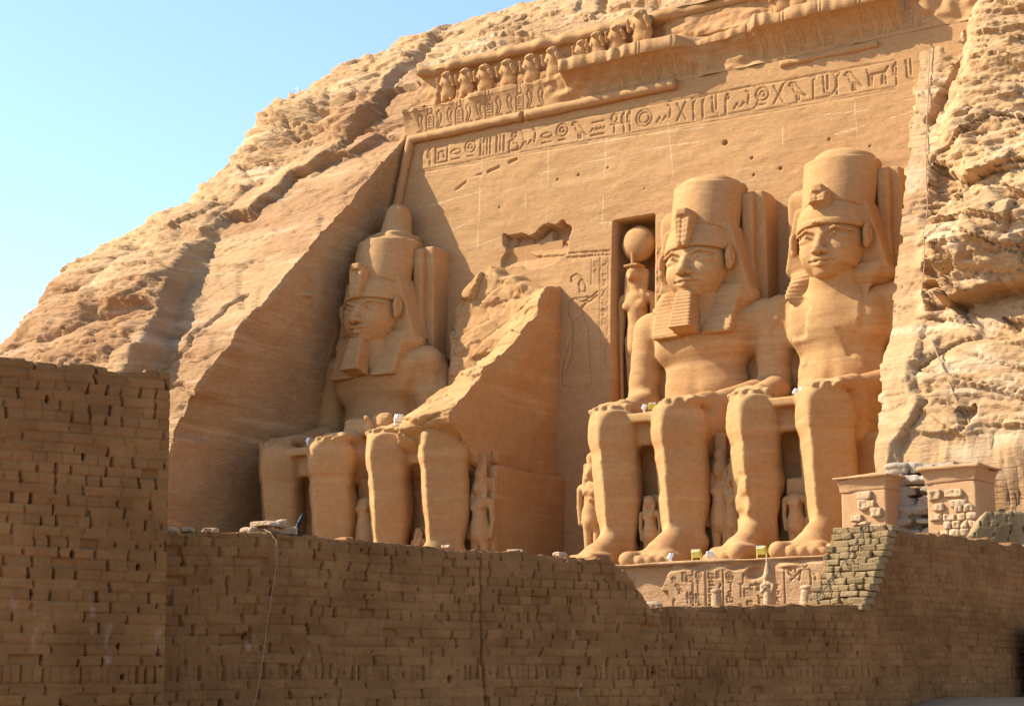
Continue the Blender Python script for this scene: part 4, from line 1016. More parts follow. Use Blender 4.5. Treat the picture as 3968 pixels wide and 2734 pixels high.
    pale = ve * sst(.22, .5, fbm(V[:, 0] * .25, V[:, 1] * .1, V[:, 2] * 1.7, 4, 90)) * .4
    pale = np.maximum(pale, .35 * sst(.1, .5, fbm(V[:, 0] * .8, V[:, 1] * .8, V[:, 2] * 1.2, 3, 91)) * (V[:, 0] > 16))
    varn = 1 - .75 * sst(.0, .45, fbm(V[:, 0] * .12, V[:, 1] * .1, V[:, 2] * .2, 3, 92) + .35 * (sst(-20, -24, V[:, 0]) * sst(20, 14, V[:, 2])) - .1)
    varn = np.where((V[:, 0] > 14) | ((np.arange(len(V)) >= VV[0].shape[0]) & (V[:, 0] < -8) & (V[:, 2] < 25.3)), 1, varn)
    o = meshobj('cliff', V, F, M_CLIFF, attrs={'pale': pale, 'varn': varn}); o['kind'] = 'structure'
make_cliff()

# ------------------------------------------------------------------ ground
def make_ground():
    # courtyard outside the brick walls (camera side) reaching to the horizon
    g = nonuni(-1500, (-200, 130), (-100, 12), (15, 3), (60, .6), (150, 8), (1500, 150)); h = nonuni(-1500, (-200, 130), (-90, 10), (-35, .6), (20, 5), (200, 20), (1500, 150))
    X, Y = np.meshgrid(g, h)
    Z = -6.45 + .05 * fbm(X * .3, Y * .3, 0, 3, 1)
    # sand rising to the gate on the right
    d = np.hypot((X - 31.9) / 3.4, (Y + 42.5) / 7.5)
    Z = Z + 1.46 * sst(1.25, .35, d) * sst(-60, -50, Y + 0 * X)
    o = meshobj('ground', np.stack([X, Y, Z], -1).reshape(-1, 3), gridF(*X.shape), M_SAND); o['kind'] = 'structure'
    # temple forecourt inside the walls
    g = np.linspace(-75, 29, 90); h = np.linspace(-75, -8, 60); X, Y = np.meshgrid(g, h)
    lim = np.interp(Y, [-75, -62, -52, -46, -41, -34, -8], [19, 25.0, 27.2, 28.0, 28.6, 29.5, 31]); X = np.minimum(X, lim)
    Z = -2.6 - .03 * np.clip(-14 - Y, 0, 60) - 1.6 * sst(-25, -45, Y) + .06 * fbm(X * .4, Y * .4, 0, 3, 3)
    o = meshobj('forecourt', np.stack([X, Y, Z], -1).reshape(-1, 3), gridF(*X.shape), M_YARD); o['kind'] = 'structure'
make_ground()

# ------------------------------------------------------------------ mud brick walls
def hsh(a, b, s):
    v = np.sin(a * 12.9898 + b * 78.233 + s * 37.719) * 43758.5453
    return v - np.floor(v)
def bricks(u, z, seed, hz=None, hc=.122, Lb=.40, slot=.5, slots_deep=.11):
    """relief (outwards positive), colour value per brick"""
    wob = .034 * vn(u * .5, z * .3, seed, 5) + .008 * vn(u * 2.2, z * 2, seed, 6)
    zz = z + wob
    H = .19
    if hz is not None:
        above = zz > hz + H; inrow = (zz >= hz) & ~above
        c = np.where(above, np.floor((zz - hz - H) / hc) + 1, np.where(inrow, 0, np.floor((zz - hz) / hc)))
        lo = np.where(above, hz + H + (c - 1) * hc, np.where(inrow, hz, hz + c * hc)); hh = np.where(inrow, H, hc)
    else:
        c = np.floor(zz / hc); lo = c * hc; hh = hc + 0 * zz; inrow = np.zeros(zz.shape, bool)
    fz = (zz - lo) / hh
    r = hsh(c, 3.3, seed)
    L = np.where(inrow, .112, np.where(r < .45, Lb, np.where(r < .8, Lb * .5, Lb * .72)))
    ub = u / L + hsh(c, 1.1, seed) * 7 + .06 * vn(u * 1.3, z * 9, 0, seed)
    i0 = np.floor(ub)
    def jn(i): return i + .38 * (hsh(i, c, seed + 1) - .5)
    l0 = jn(i0); i = np.where(ub < l0, i0 - 1, i0); i = np.where(ub >= jn(i0 + 1), i0 + 1, i)
    a, b = jn(i), jn(i + 1)
    skew = .12 * (hsh(i, c, seed + 8) - .5) * (fz - .5)
    dl = (ub - a + skew) * L; dr = (b - ub - skew) * L; du = np.minimum(dl, dr)
    ji = np.where(dl < dr, i, i + 1)
    dz = np.minimum(fz, 1 - fz) * hh
    rb = hsh(i, c, seed + 2); rj = hsh(ji, c, seed + 3)
    h = .010 * (rb - .5) + .007 * vn(u * 9, z * 12, seed, 7) + .006 * vn(u * 24, z * 28, seed, 8)
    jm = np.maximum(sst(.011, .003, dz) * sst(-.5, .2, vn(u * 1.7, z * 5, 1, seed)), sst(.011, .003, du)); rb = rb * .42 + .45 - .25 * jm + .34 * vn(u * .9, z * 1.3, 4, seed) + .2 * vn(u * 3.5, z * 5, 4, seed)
    h = h - .013 * sst(.014, .003, dz) * sst(-.5, .2, vn(u * 1.7, z * 5, 1, seed)) + .008 * vn(u * 3, z * 7, 2, seed) * (.6 + .8 * hsh(c, 5.5, seed)) - .009 * sst(.03, .004, np.hypot(np.minimum(du, .04) - .04, np.minimum(dz, .03) - .03) * -1 + .045)
    deep = (rj > 1 - slot)
    w = np.where(deep, .006 + .009 * hsh(ji, c, seed + 4) ** 2, .004)
    dep = np.where(deep, slots_deep * (.3 + .7 * hsh(ji, c, seed + 5)), .009)
    part_ = sst(-.1, .3, hsh(ji, c, seed + 6) * 1.2 - np.abs(fz - .35 - .2 * (rj - .5)) * (1.4 - .9 * hsh(ji, c, seed + 9)))
    w = w * (.8 + .5 * (1 - fz))
    h = h - dep * sst(w * 1.7, w * .7, du) * np.where(deep, part_, 1)
    h = h - .05 * (hsh(i, c, seed + 12) > .975) * sst(.0, .02, du) * sst(.0, .02, dz) + .012 * fbm(u * 5, z * 6, 3, 3, seed)
    return h, rb
def brick_wall(name, label, P0, P1, zb, ztop, thick, res, seed, hz=None, slot=.5, mat=None, pits=(), marks=(), crack=None, back_drop=.0, vres=None, hc=.122, Lb=.40, lean=.03, group='mud brick enclosure walls', deep=.11, root=None):
    P0 = np.array(P0, float); P1 = np.array(P1, float); d = P1 - P0; Ln = np.hypot(*d); d = d / Ln
    nrm = np.array([d[1], -d[0]])           # outward, to the camera side
    us = np.arange(0, Ln + res, res); us[-1] = Ln
    zt = np.interp(us, [p[0] * Ln for p in ztop], [p[1] for p in ztop])
    lowx, topz = zb, max(p[1] for p in ztop)
    nv = int((topz - zb) / (vres or res)); v = np.linspace(0, 1, nv)
    U = us[None, :] + 0 * v[:, None]
    rag = .035 * vn(us * 2.5, 0 * us, 0 * us, seed + 11) + .02 * np.sign(vn(us * 4.1, 0 * us, 0 * us, seed + 12)) * (hsh(np.floor(us / .4), 2, seed) > .45)
    # where top is level, rows follow absolute heights and are clipped by the top edge
    Zabs = zb + (topz - zb) * v[:, None] + 0 * U
    Z = np.minimum(Zabs, (zt + rag)[None, :])
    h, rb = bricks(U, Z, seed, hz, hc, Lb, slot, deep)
    for (pu, pz, pr, pd) in pits:
        pr = pr * .72
        dd = np.hypot((U - pu) * 2.0, (Z - pz) * np.where(Z > pz, .7, 1.1)) + .03 * vn(U * 16, Z * 16, 0, 4)
        h = h - pd * sst(pr, pr * .55, dd)
    if crack: h = h - .07 * sst(.022, .008, np.abs(U - crack - .03 * vn(Z * 1.6, 0, 0, 2)))
    h = h + .03 * fbm(U * .6, Z * .9, seed, 3, 21)
    clip = sst(0, .05, (zt + rag)[None, :] - Zabs)
    edge = sst(.0, .06, (zt + rag)[None, :] - Z); h = h - .03 * (1 - edge)
    off = -h + lean * (Z - zb)
    mk = np.zeros_like(U)
    for (mu, mz, mw, ml) in marks:
        dd = np.abs(U - mu - .02 * vn(Z * 6, 0, 0, 3)) / mw
        mk = np.maximum(mk, .45 * sst(1, .3, dd) * sst(mz - ml, mz - ml * .6, Z) * sst(mz + .02, mz - .02, Z) * sst(-.35, .25, vn(U * 14, Z * 9, 0, 9)))
    XY = lambda U, o: (P0[0] + d[0] * U - nrm[0] * o, P0[1] + d[1] * U - nrm[1] * o)
    x, y = XY(U, off)
    V = [np.stack([x, y, Z], -1)]; B = [rb]; MK = [mk]
    # top, running back
    nt_ = max(6, int(thick / (res * 2.0))); offt = off[-1]
    for k_ in range(1, nt_ + 1):
        o = offt + thick * k_ / nt_; x, y = XY(us, o)
        z = (zt + rag) + .035 * fbm(us * 2.2, o * 2.2 + 0 * us, 0 * us, 3, seed + 3) + .012 * vn(us * 12, o * 12, 0 * us, 5) - back_drop * (k_ / nt_)
        V.append(np.stack([x, y, z], -1)[None]); B.append((.3 + .6 * hsh(np.floor(us / .2), np.floor(o / .2), seed))[None]); MK.append(np.zeros((1, len(us))))
    x, y = XY(us, offt + thick + .01); V.append(np.stack([x, y, 0 * us + zb], -1)[None]); B.append(B[-1]); MK.append(MK[-1])
    V = np.concatenate(V, 0); nr, nc = V.shape[:2]; VV = V.reshape(-1, 3)
    F = gridF(nr, nc)
    # end caps: fan of the outline at both ends
    B = np.concatenate(B, 0).ravel(); MK = np.concatenate(MK, 0).ravel()
    VL = [VV]; FL = [F]; offv = len(VV)
    for col_, fl in ((0, True), (nc - 1, False)):
        nf = nv
        fr = V[:nf, col_]; bk = V[-1, col_]
        n = 14; t = np.linspace(0, 1, n)[None, :, None]
        bb = np.repeat(fr[:, None, :], n, 1).copy()
        dirb = (bk - fr[0])[:2]
        bb[..., 0] += dirb[0] * t[..., 0]; bb[..., 1] += dirb[1] * t[..., 0]
        VL.append(bb.reshape(-1, 3)); FL.append(gridF(nf, n, offv, fl)); offv += nf * n
        B = np.concatenate([B, np.full(nf * n, .5)]); MK = np.concatenate([MK, np.zeros(nf * n)])
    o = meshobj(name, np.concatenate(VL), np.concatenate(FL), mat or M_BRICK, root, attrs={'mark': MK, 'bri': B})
    if not root: tag(o, label, 'wall', group)
    return o, (P0, d, nrm, Ln)
rp = random.Random(5)
HZ = -4.66
def rpits(L, z0, z1, n, seed):
    r = random.Random(seed); out = []
    for i in range(n): out.append((r.uniform(.1, L), r.uniform(z0, z1), r.uniform(.02, .042), r.uniform(.08, .2)))
    return out
LP0 = (26.41 - 2.2 * .46, -61.92 - 2.2 * .888); LP1 = (27.37, -60.07)
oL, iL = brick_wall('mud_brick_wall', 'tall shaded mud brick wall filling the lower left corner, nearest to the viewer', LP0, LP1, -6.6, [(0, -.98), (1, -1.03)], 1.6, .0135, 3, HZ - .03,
                    .52, pits=[(3.25, -2.1, .055, .3), (3.15, -3.25, .05, .3), (3.35, -2.75, .045, .2), (3.72, -4.28, .04, .25), (3.78, -4.62, .05, .3), (2.8, -1.45, .03, .15)] + rpits(4.4, -4.8, -3.0, 12, 2),
                    marks=[(2.5, -3.5, .05, .5), (2.75, -3.9, .05, .5), (3.4, -3.6, .04, .8), (3.6, -4.0, .06, .7), (4.2, -4.1, .05, .3), (3.3, -2.3, .03, .3)])
MP0 = (26.55, -59.75); MP1 = (29.39, -51.60)
zt = [(0, -2.84), (.22, -2.80), (.5, -2.86), (.78, -2.87), (.885, -2.90), (.91, -3.02), (.94, -3.22), (.965, -3.45), (.985, -3.66), (1, -3.68)]
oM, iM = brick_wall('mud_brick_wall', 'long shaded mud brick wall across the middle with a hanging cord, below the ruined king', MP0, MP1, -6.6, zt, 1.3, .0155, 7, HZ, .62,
                    pits=[(1.5, -3.6, .05, .2), (1.55, -4.1, .07, .3), (2.45, -4.0, .06, .3), (2.9, -4.7, .08, .35), (4.1, -4.15, .05, .2), (4.9, -3.6, .05, .2), (5.6, -3.9, .04, .25), (5.65, -3.7, .03, .2), (6.9, -3.55, .05, .2), (7.0, -4.0, .045, .2), (7.0, -4.55, .10, .35), (8.45, -4.55, .07, .35), (1.2, -4.95, .06, .3), (4.7, -4.65, .07, .3)] + rpits(8.6, -5.0, -3.2, 26, 3),
                    marks=[(1.6, -4.15, .05, .4), (2.5, -4.1, .05, .4), (3.6, -3.9, .03, .3), (6.9, -3.9, .03, .4), (7.0, -4.7, .04, .3), (4.5, -4.5, .03, .4)], crack=5.28)
W2P0 = (28.72, -50.75); W2P1 = (30.86, -47.05)
oW, iW = brick_wall('mud_brick_wall', 'low smooth shaded stretch of mud brick wall below the carved pedestal, between two higher walls', W2P0, W2P1, -6.6, [(0, -3.56), (.5, -3.47), (1, -3.44)], 1.4, .017, 11, HZ + .02, .6,
                    pits=rpits(4.2, -5.0, -3.7, 12, 6), deep=.06)
W3P0 = (30.80, -47.13); W3P1 = (32.0, -38.9)
oR, iR = brick_wall('mud_brick_wall', 'high shaded mud brick wall at the lower right, its broken end stepping down in sunlight', W3P0, W3P1, -6.6,
                    [(0, -3.44), (.014, -3.40), (.132, -2.13), (.16, -2.08), (.4, -2.08), (1, -2.10)], 1.08, .018, 15, HZ + .02, .55,
                    pits=[(1.6, -2.9, .06, .3), (2.7, -3.0, .05, .2), (3.4, -3.1, .05, .25), (.5, -3.9, .06, .2), (2.2, -4.0, .05, .2), (.35, -4.7, .09, .3), (.4, -5.1, .07, .3), (2.5, -4.6, .05, .25), (3.8, -4.58, .06, .3), (3.3, -3.6, .04, .2)] + rpits(7, -5.0, -2.6, 26, 8), deep=.07)
# sunlit stepped bricks of the broken wall end: part of that wall
def stepped_end():
    P0, d, nrm, Ln = iR
    mb = MB(); rs = random.Random(21); n = 12
    for k in range(n + 1):
        z = -3.49 + k * .117
        u = .02 + (z + 3.44) / 1.31 * 1.02
        o = .03
        while o < 1.12:
            L = rs.uniform(.12, .22) * rs.choice((1, 1, 1.6)); L = min(L, 1.20 - o)
            if L < .06: break
            uu = u + rs.uniform(-.045, .035) - .02 * o
            if rs.random() < .06: uu += .12
            w = .30
            ang = math.atan2(-nrm[1], -nrm[0])
            uu -= .05; cx = P0[0] + d[0] * (uu + w / 2) - nrm[0] * (o + L / 2); cy = P0[1] + d[1] * (uu + w / 2) - nrm[1] * (o + L / 2)
            mb.box((cx, cy, z + rs.uniform(-.01, .01)), (L / 2 - .004, w / 2, .054), ang + rs.uniform(-.09, .09), .018, rs=rs)
            o += L
    ob = mb.build('stepped_end', M_BRICK_SUN, oR, bevel=.022)
stepped_end()
# rough plaster crust along the low wall's top
# far grey wall behind, at the right edge
brick_wall('mud_brick_wall', 'distant sunlit grey mud brick wall at the right edge, beside the fragment-studded chapel', (28.25, -34.6), (31.5, -33.0), -3.5, [(0, -1.30), (.04, -1.28), (.16, -.74), (.4, -.76), (1, -.8)], 1.2, .03, 31, None, .7, mat=M_BRICK_SUN)

# ------------------------------------------------------------------ loose things on the walls
def rock(name, loc, s, seed, label, group, mat=None, rz=0):
    sx, sy, sz = s
    def f(x, y, z):
        d = rbox(x, y, z, (0, 0, 0), (sx, sy, sz), min(s) * .6)
        d = smax(d, (x * .5 + z * .8) - (sx * .35 + sz * .5), .02)
        return d + min(s) * .55 * fbm(x / sx * 1.1 + seed, y / sx * 1.1, z / sz * .7, 3, seed)
    m_ = max(s) * 1.25; Pp, Ff = sdf_mesh(f, (-m_, -m_, -sz * 1.5), (m_, m_, sz * 1.5), min(s) / 5, 6)
    o = meshobj(name, Pp, Ff, mat or M_ROCK); o.location = loc; o.rotation_euler = (0, 0, rz); tag(o, label, 'rock', group); return o
GR = 'loose stones lying on the brick walls'
def onw(info, u, o, z):
    P0, d, nrm, Ln = info; return (P0[0] + d[0] * u - nrm[0] * o, P0[1] + d[1] * u - nrm[1] * o, z)
RK = [(.55, .35, -2.79, (.13, .08, .035), 'flat thin stone next to the tall wall'), (.86, .4, -2.79, (.11, .08, .03), 'flat stone second from the tall wall, between two slabs'), (1.15, .35, -2.78, (.10, .07, .03), 'small flat stone third from the tall wall'),
      (1.72, .35, -2.75, (.13, .09, .05), 'left stone of the heap beside the black lamp'), (1.92, .3, -2.66, (.20, .09, .035), 'long flat stone on top of the heap beside the black lamp'), (2.0, .42, -2.75, (.14, .09, .05), 'low middle stone under the long flat slab'),
      (2.14, .28, -2.65, (.09, .08, .05), 'small stone at the right of the heap top'), (2.26, .3, -2.74, (.14, .09, .045), 'rightmost stone of the heap, touching the black lamp'),
      (4.85, .35, -2.83, (.09, .06, .03), 'pale small stone on the wall right of the ruined king'), (6.15, .4, -2.84, (.13, .08, .035), 'low grey stone on the wall below the bare facade'), (6.95, .4, -2.85, (.10, .07, .035), 'small stone near the broken right end of the middle wall')]
for i, (u, o_, z, s, w) in enumerate(RK):
    rock('loose_stone', onw(iM, u, o_, z), s, 40 + i, w, GR, rz=i * 1.3 + 1)
rock('loose_stone', onw(iW, .25, .35, -3.50), (.13, .10, .06), 60, 'brown stone at the low notch where the middle wall ends', GR)
rock('loose_stone', onw(iR, 1.35, .5, -2.03), (.13, .08, .035), 61, 'flat pale slab on the corner top of the high right wall', GR)
rock('loose_stone', onw(iR, 1.75, .4, -2.03), (.10, .07, .03), 62, 'small slab just right of the corner top of the right wall', GR)
rock('fallen_block', (-10.95, -7.0, 7.85), (.9, .6, .5), 71, 'angular boulder on the lap of the farthest king, left of two', 'broken blocks on the laps of the colossi', M_STATUE)
rock('fallen_block', (-9.9, -6.7, 7.95), (.6, .6, .5), 72, 'smaller broken block on the same lap, right of the boulder', 'broken blocks on the laps of the colossi', M_STATUE)
rock('fallen_block', (-3.7, -6.6, 5.95), (.28, .25, .35), 73, 'small block on the throne corner of the ruined king', 'broken blocks on the laps of the colossi', M_STATUE)
rock('fallen_block', (-4.9, -7.6, 7.7), (.7, .6, .5), 74, 'lump of stone on the knee of the ruined king', 'broken blocks on the laps of the colossi', M_STATUE)

# cords and cables
def cable(name, pts, r, mat, label, seed=1):
    mb = MB(); P = []
    pts = [Vector(p) for p in pts]
    for a_, b_ in zip(pts[:-1], pts[1:]):
        for k in range(8): P.append(a_.lerp(b_, k / 8))
    P.append(pts[-1]); P = [p + Vector((.004 * math.sin(i * .9), .004 * math.sin(i * 1.7 + seed), 0)) for i, p in enumerate(P)]
    mb.tube(P, r, 6); o = mb.build(name, mat, smooth=True); tag(o, label, 'cable'); return o
c_ = lambda u, o_, z: onw(iM, u, o_, z)
cable('cord', [c_(1.88, .3, -2.72), c_(1.86, .06, -2.79), c_(1.90, -.03, -2.9), c_(1.91, -.03, -3.2), c_(1.80, -.02, -3.9), c_(1.72, -.03, -4.5), c_(1.55, -.03, -5.3), c_(1.5, -.03, -6.4)], .0062, M_CABLE, 'thin pale cord hanging down the middle brick wall')
c3 = lambda u, o_, z: onw(iR, u, o_, z)
cable('cord', [c3(1.02, .45, -1.97), c3(.84, .5, -2.12), c3(.56, .62, -2.55), c3(.24, .8, -3.0), c3(-.02, .95, -3.3)], .010, M_DARKCABLE, 'dark cord trailing down the sunlit stepped wall end', 3)
def on_cliff(x, z, out=.06):
    p = cliff_pt(np.array([[x]]), np.array([[z]]))[0, 0]; return (p[0], p[1] - out, p[2] + out * .3)
cable('cable', [on_cliff(*q, .10) for q in [(15.9, 24.6), (16.2, 22.5), (16.5, 20.6), (16.9, 18.2), (17.3, 16.2), (17.6, 14.6), (17.9, 13.2), (18.2, 11.8), (18.4, 10.2)]], .022, M_CABLE, 'long pale cable running down the smooth strip of the right cliff', 5)
cable('cable', [on_cliff(*q, .10) for q in [(19.2, 8.2), (19.9, 6.9), (20.5, 5.7), (20.9, 4.9), (21.3, 4.2)]], .03, M_CABLE, 'pale cable slanting down the rock above the fragment-studded chapel', 6)

# ------------------------------------------------------------------ floodlights
lamp_proto = {}
def floodlight(loc, rz, s, mat, label, group, tilt=.5):
    key = mat.name
    if key not in lamp_proto:
        r = empty('floodlight', loc); parts_ = []
        b = MB(); b.box((0, 0, .30), (.17, .09, .13), 0, 0, tilt, 0); o = b.build('housing', mat, r, bevel=.02)
        b = MB(); b.box((0, -.085, .348), (.145, .012, .105), 0, 0, tilt); b.build('glass', M_GLASS, r)
        b = MB(); b.box((-.19, 0, .17), (.012, .03, .17)); b.box((.19, 0, .17), (.012, .03, .17)); b.box((0, 0, .012), (.20, .05, .012)); b.build('bracket', mat, r)
        lamp_proto[key] = r
    else:
        src = lamp_proto[key]; r = src.copy(); COL.objects.link(r)
        for ch in list(src.children):
            c_ = ch.copy(); COL.objects.link(c_); c_.parent = r
    r.location = loc; r.rotation_euler = (0, 0, rz); s = s * .72; r.scale = (s, s, s); tag(r, label, 'floodlight', group)
    return r
GL = 'floodlights lighting the colossi'
FL = [((8.8, -12.75, .10), 2.2, 1.25, M_WHITE, 'white floodlight at the left end of the pedestal by the big toes'), ((9.96, -12.75, .10), -.1, 1.5, M_YEL, 'yellow floodlight on the pedestal right of the big toes, beside a white one'),
      ((10.55, -12.75, .10), .5, 1.2, M_WHITE, 'white floodlight on the pedestal between two yellow ones'), ((12.75, -12.75, .10), -.1, 1.5, M_YEL, 'yellow floodlight on the pedestal in front of the beardless king'),
      ((c - .1, -8.65, 6.86), 1.9, 1.25, M_WHITE, 'left white floodlight of the three in the lap of the king by the niche'), ((c + .28, -8.6, 6.86), .5, 1.35, M_YEL, 'middle floodlight of the three in the lap of the king by the niche'), ((c + .70, -8.5, 6.86), .2, 1.35, M_YEL, 'right floodlight of the three in the lap of the king by the niche'),
      ((d + .32, -8.7, 6.9), 2.2, 1.1, M_WHITE, 'leftmost white floodlight in the lap of the beardless king'), ((d + .62, -8.6, 6.9), 1.0, 1.2, M_WHITE, 'second floodlight from the left in the lap of the beardless king'), ((d + .95, -8.6, 6.9), .1, 1.3, M_YEL, 'yellow floodlight in the middle of the lap row of the beardless king'),
      ((d + 1.32, -8.6, 6.98), .3, 1.3, M_YEL, 'fourth yellow floodlight from the left in the lap of the beardless king'), ((d + 1.78, -8.7, 7.1), 1.6, 1.1, M_WHITE, 'white floodlight touching the left hand of the beardless king'),
      ((-7.35, -9.0, 7.42), 1.2, 1.6, M_WHITE, 'white floodlight lying by the hand stump of the ruined king'), ((-6.75, -9.1, 7.0), .2, 1.3, M_YEL, 'small yellow floodlight between the knees of the ruined king'), ((-5.0, -9.2, 7.15), 1.0, 1.2, M_WHITE, 'left of two small lamps on the far knee of the ruined king'), ((-4.45, -9.0, 7.2), .6, 1.5, M_WHITE, 'right of two lamps on the far knee of the ruined king, larger'),
      ((-12.75, -9.0, 6.9), 1.9, 1.2, M_WHITE, 'single white floodlight between the hands of the farthest king')]
for a_ in FL: floodlight(a_[0], a_[1], a_[2], a_[3], a_[4], GL)
# black lamp on the middle wall
bl = empty('floodlight', onw(iM, 2.42, .32, -2.80), 'large black floodlight seen edge on, leaning on the brick wall beside the stone heap', 'floodlight', rz=2.35)
b = MB(); b.box((0, 0, .13), (.16, .022, .17), 0, 0, .42); b.build('housing', M_BLACK, bl, bevel=.01)
b = MB(); b.box((0, -.022, .14), (.145, .006, .15), 0, 0, .42); b.build('glass', M_BLACK, bl)
b = MB(); b.box((0, .07, .04), (.10, .05, .035)); b.box((-.17, 0, .08), (.008, .02, .09)); b.box((.17, 0, .08), (.008, .02, .09)); b.build('bracket', M_BLACK, bl)
# lamps on the cliff
p = on_cliff(15.7, 25.3, .15)
lp = empty('cliff_lamp', p, 'pale lamp housing at the top of the smooth cliff strip, upper right', 'lamp', rz=-.6)
b = MB(); b.box((0, 0, .32), (.50, .22, .14), 0, .02, .15); b.build('housing', M_METAL, lp, bevel=.05)
b = MB(); b.box((0, 0, .08), (.08, .10, .16)); b.box((.3, .0, .05), (.05, .05, .14)); b.build('bracket', M_METAL, lp)
p = on_cliff(-28.0, 31.0, .1)
lp = empty('hill_lamp', p, 'small hooked lamp on the skyline of the left hill', 'lamp')
b = MB(); b.tube([(0, 0, -.6), (0, 0, .9), (.12, 0, 1.15), (.4, 0, 1.25), (.62, 0, 1.05), (.65, 0, .8)], .04, 6); b.build('arm', M_METAL, lp, smooth=True)
b = MB(); b.box((-.15, 0, .35), (.28, .25, .22)); b.build('housing', M_WHITE, lp, bevel=.04)

# ------------------------------------------------------------------ small chapels
def chapel(loc, rz, W_, H_, T, label, frags, seed, flare=.16):
    root = empty('chapel', loc, label, 'chapel', 'small plastered chapels at the foot of the cliff', rz)
    def body(x, y, z):
        k = 1 - .10 * z / H_
        d = smax(np.maximum(np.abs(x) / k - W_ / 2, np.abs(y - T / 2) / k - T / 2), np.abs(z - H_ / 2) - H_ / 2, .05)
        return d + .02 * fbm(x * 1.5, y * 1.5, z * 1.5, 3, seed)
    part('wall', body, (-W_ / 2 - .2, -.25, -.3), (W_ / 2 + .2, T + .2, H_ + .2), .05, M_PLASTER, root)
    def corn(x, y, z):
        t = np.clip((z - H_) / .42, 0, 1); g = .90 * W_ / 2 + .04 + flare * t ** 2; gy = .9 * T / 2 + .04 + flare * t ** 2
        d = smax(np.maximum(np.abs(x) - g, np.abs(y - T / 2) - gy), np.maximum(H_ - .04 - z, z - H_ - .42), .03)
        slab = rbox(x, y, z, (0, T / 2, H_ + .46), (g + .05, gy + .05, .07), .03)
        return np.minimum(d, slab) + .05 * vn(x * 1.6, y * 1.6, z * 1.6, seed) * 1.0
    part('cornice', corn, (-W_ / 2 - .5, -.6, H_ - .2), (W_ / 2 + .5, T + .5, H_ + .8), .04, M_PLASTER, root)
    rs = random.Random(seed)
    for (fx, fz, fw, fh) in frags:
        k = 1 - .10 * fz / H_
        def fr(x, y, z, fx=fx, fz=fz, fw=fw, fh=fh, k=k):
            d = rbox(x, y, z, (fx, T / 2 * (1 - k) - .03, fz), (fw / 2, .10, fh / 2), .06) + .05 * vn(x * 5 + fx * 9, y * 5, z * 5, seed)
            return d + .02 * sst(.02, 0, np.abs(((x * 5 + fz * 3) % 1) - .5) - .1) * (np.abs(z - fz) < fh * .32)
        part('stone_fragment', fr, (fx - fw / 2 - .12, -.3, fz - fh / 2 - .12), (fx + fw / 2 + .12, .3, fz + fh / 2 + .12), .03, M_FRAG, root)
    return root
chapel((18.42, -16.5, -1.7), -.15, 1.95, 3.72, 1.6, 'small plain plastered chapel with a few stone fragments, in front of the beardless king leg',
       [(.08, 3.52, .60, .26), (.17, 3.20, .64, .34), (.52, 2.90, .44, .32), (-.25, 2.76, .46, .24), (-.12, 2.53, .62, .11), (.5, 2.1, .7, .2)], 5)
fr2 = []
rs = random.Random(9)
for row, z in enumerate([1.7, 1.97, 2.24, 2.51, 2.78, 3.05]):
    x = -.72 if row < 3 else (-.28 if row < 5 else .1)
    while x < .78:
        w = rs.uniform(.26, .46); w = min(w, .92 - x); fr2.append((x + w / 2, z, w - .03, .245)); x += w
fr2 += [(-.58, 3.56, .42, .34), (.08, 3.60, .64, .27), (-.50, 3.16, .46, .28), (.28, 3.22, .66, .22), (-.60, 2.82, .46, .26)]
chapel((21.60, -16.5, -1.9), -.10, 1.95, 4.02, 1.7, 'taller chapel at the right, its front studded with many stone fragments', fr2, 6)
# rubble and pale bedrock between and beside the chapels
def rubble(name, x0, x1, z0, z1, y0, y1, n, mat, label, seed, sz=(.3, .6)):
    def mk(cx, cy, cz, s, q):
        sx, sy, sz_ = s
        def f(x, y, z): return rbox(x, y, z, (cx, cy, cz), (sx, sy, sz_), .08) + .09 * fbm(x * 1.7 + q, y * 1.7, z * 3, 3, seed)
        return f
    rs = random.Random(seed); bl_ = []
    z = z0
    while z < z1:
        h = rs.uniform(.32, .5); x = x0 + rs.uniform(-.2, 0)
        while x < x1:
            w = rs.uniform(sz[0], sz[1]) * 2; bl_.append((x + w / 2, y0 + (y1 - y0) * (z - z0) / (z1 - z0) + rs.uniform(-.15, .15), z + h / 2, w / 2 - .02, .5, h / 2 - .015)); x += w
        z += h
    def f(x, y, z):
        d = np.full(np.broadcast(x, y, z).shape, 9., F32)
        for b_ in bl_: d = smin(d, rbox(x, y, z, b_[:3], b_[3:], .07), .08)
        return d + .20 * fbm(x * 1.4, y * 1.4, z * 3.0, 4, seed)
    Pp, Ff = sdf_mesh(f, (x0 - .6, min(y0, y1) - 1, z0 - .3), (x1 + .9, max(y0, y1) + 1, z1 + .6), .055)
    o = meshobj(name, Pp, Ff, mat); tag(o, label, 'rocks'); return o
rubble('bedrock_outcrop', 19.0, 20.8, -1.2, 2.65, -15.6, -15.0, 0, M_GREYROCK, 'pale grey layered bedrock between the two chapels', 12, (.35, .7))
rubble('rubble_wall', 22.8, 25.2, -1.6, .55, -16.2, -15.8, 0, M_FRAG, 'rough broken stones right of the fragment-studded chapel', 14, (.2, .45))

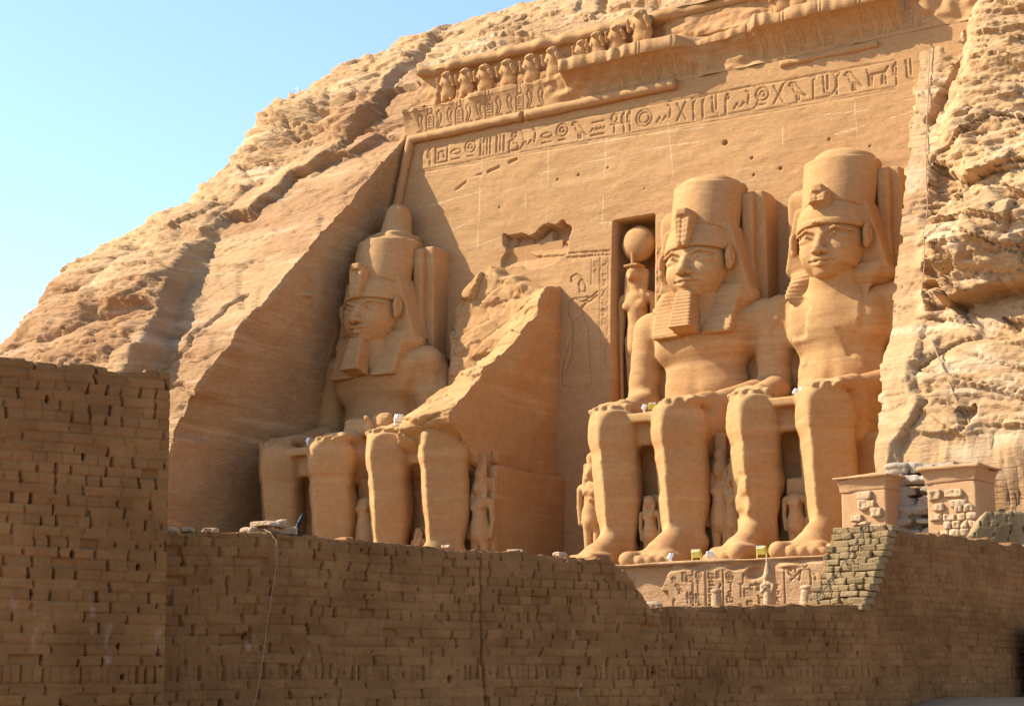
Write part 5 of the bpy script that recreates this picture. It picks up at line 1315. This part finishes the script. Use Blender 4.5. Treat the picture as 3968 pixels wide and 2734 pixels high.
# small statues on the terrace edge
osr = empty('terrace_statue', (14.0, -15.0, -1.85), 'small standing king statue with tall pointed crown in front of the carved pedestal', 'statue')
def osf(x, y, z):
    ax = np.abs(x)
    d = cap(x, y, z, (0, 0, -.2), (0, 0, .55), .18, .17)
    d = smin(d, cap(ax, y, z, (.05, 0, .85), (.16, 0, .82), .11, .09), .06)
    d = smin(d, cap(ax, y, z, (.22, -.02, .8), (.2, -.1, .55), .07, .06), .03)
    d = smin(d, cap(ax, y, z, (.2, -.1, .55), (.02, -.2, .72), .055, .05), .03)
    d = smin(d, ell(x, y, z, (0, -.04, 1.12), (.12, .13, .15)), .04)
    d = smin(d, rbox(x, y, z, (0, .04, 1.05), (.17, .1, .16), .05), .04)
    d = smin(d, cap(x, y, z, (0, .0, 1.25), (0, .03, 1.62), .13, .055), .03)
    d = smin(d, ell(x, y, z, (0, .03, 1.72), (.065, .065, .09)), .02)
    d = smin(d, rbox(x, y, z, (.06, .16, .7), (.17, .08, .9), .04), .05)
    return d + .012 * fbm(x * 5, y * 5, z * 5, 2, 1)
part('body', osf, (-.4, -.4, -.3), (.4, .4, 1.95), .025, M_FRAG, osr)
def stump(name, loc, label, seed):
    def f(x, y, z):
        d = cap(x, y, z, (0, 0, -.2), (0, 0, .28), .24, .19); d = smin(d, ell(x, y, z, (0, 0, .46), (.22, .2, .12)), .04)
        d = smax(d, z - .55 - .06 * vn(x * 5, y * 5, 0 * z, seed), .02)
        return d + .03 * fbm(x * 4, y * 4, z * 4, 2, seed)
    Pp, Ff = sdf_mesh(f, (-.4, -.4, -.3), (.4, .4, .8), .03, 6); o = meshobj(name, Pp, Ff, M_FRAG); o.location = loc; tag(o, label, 'statue', 'broken small statues on the terrace edge'); return o
stump('statue_stump', (11.9, -15.0, -1.66), 'worn statue stump above the low wall, left of the crowned king statue', 3)
stump('statue_stump', (15.5, -15.0, -1.66), 'worn statue stump half hidden by the sunlit stepped wall end', 4)
stump('statue_stump', (16.85, -15.6, -.25), 'small pale knob peeping out at the left foot of the plain chapel', 5)

# red gate at the right edge
gt = empty('gate', onw(iR, 5.5, -.12, -5.2), 'dark gateway with a red painted panel at the right edge', 'gate', rz=math.atan2(iR[1][1], iR[1][0]))
b = MB(); b.box((.75, -.06, .55), (.75, .05, .95)); b.build('dark_leaf', M_BLACK, gt)
b = MB(); b.box((.0, -.13, .62), (.10, .03, .27)); b.build('red_panel', M_RED, gt, bevel=.01)
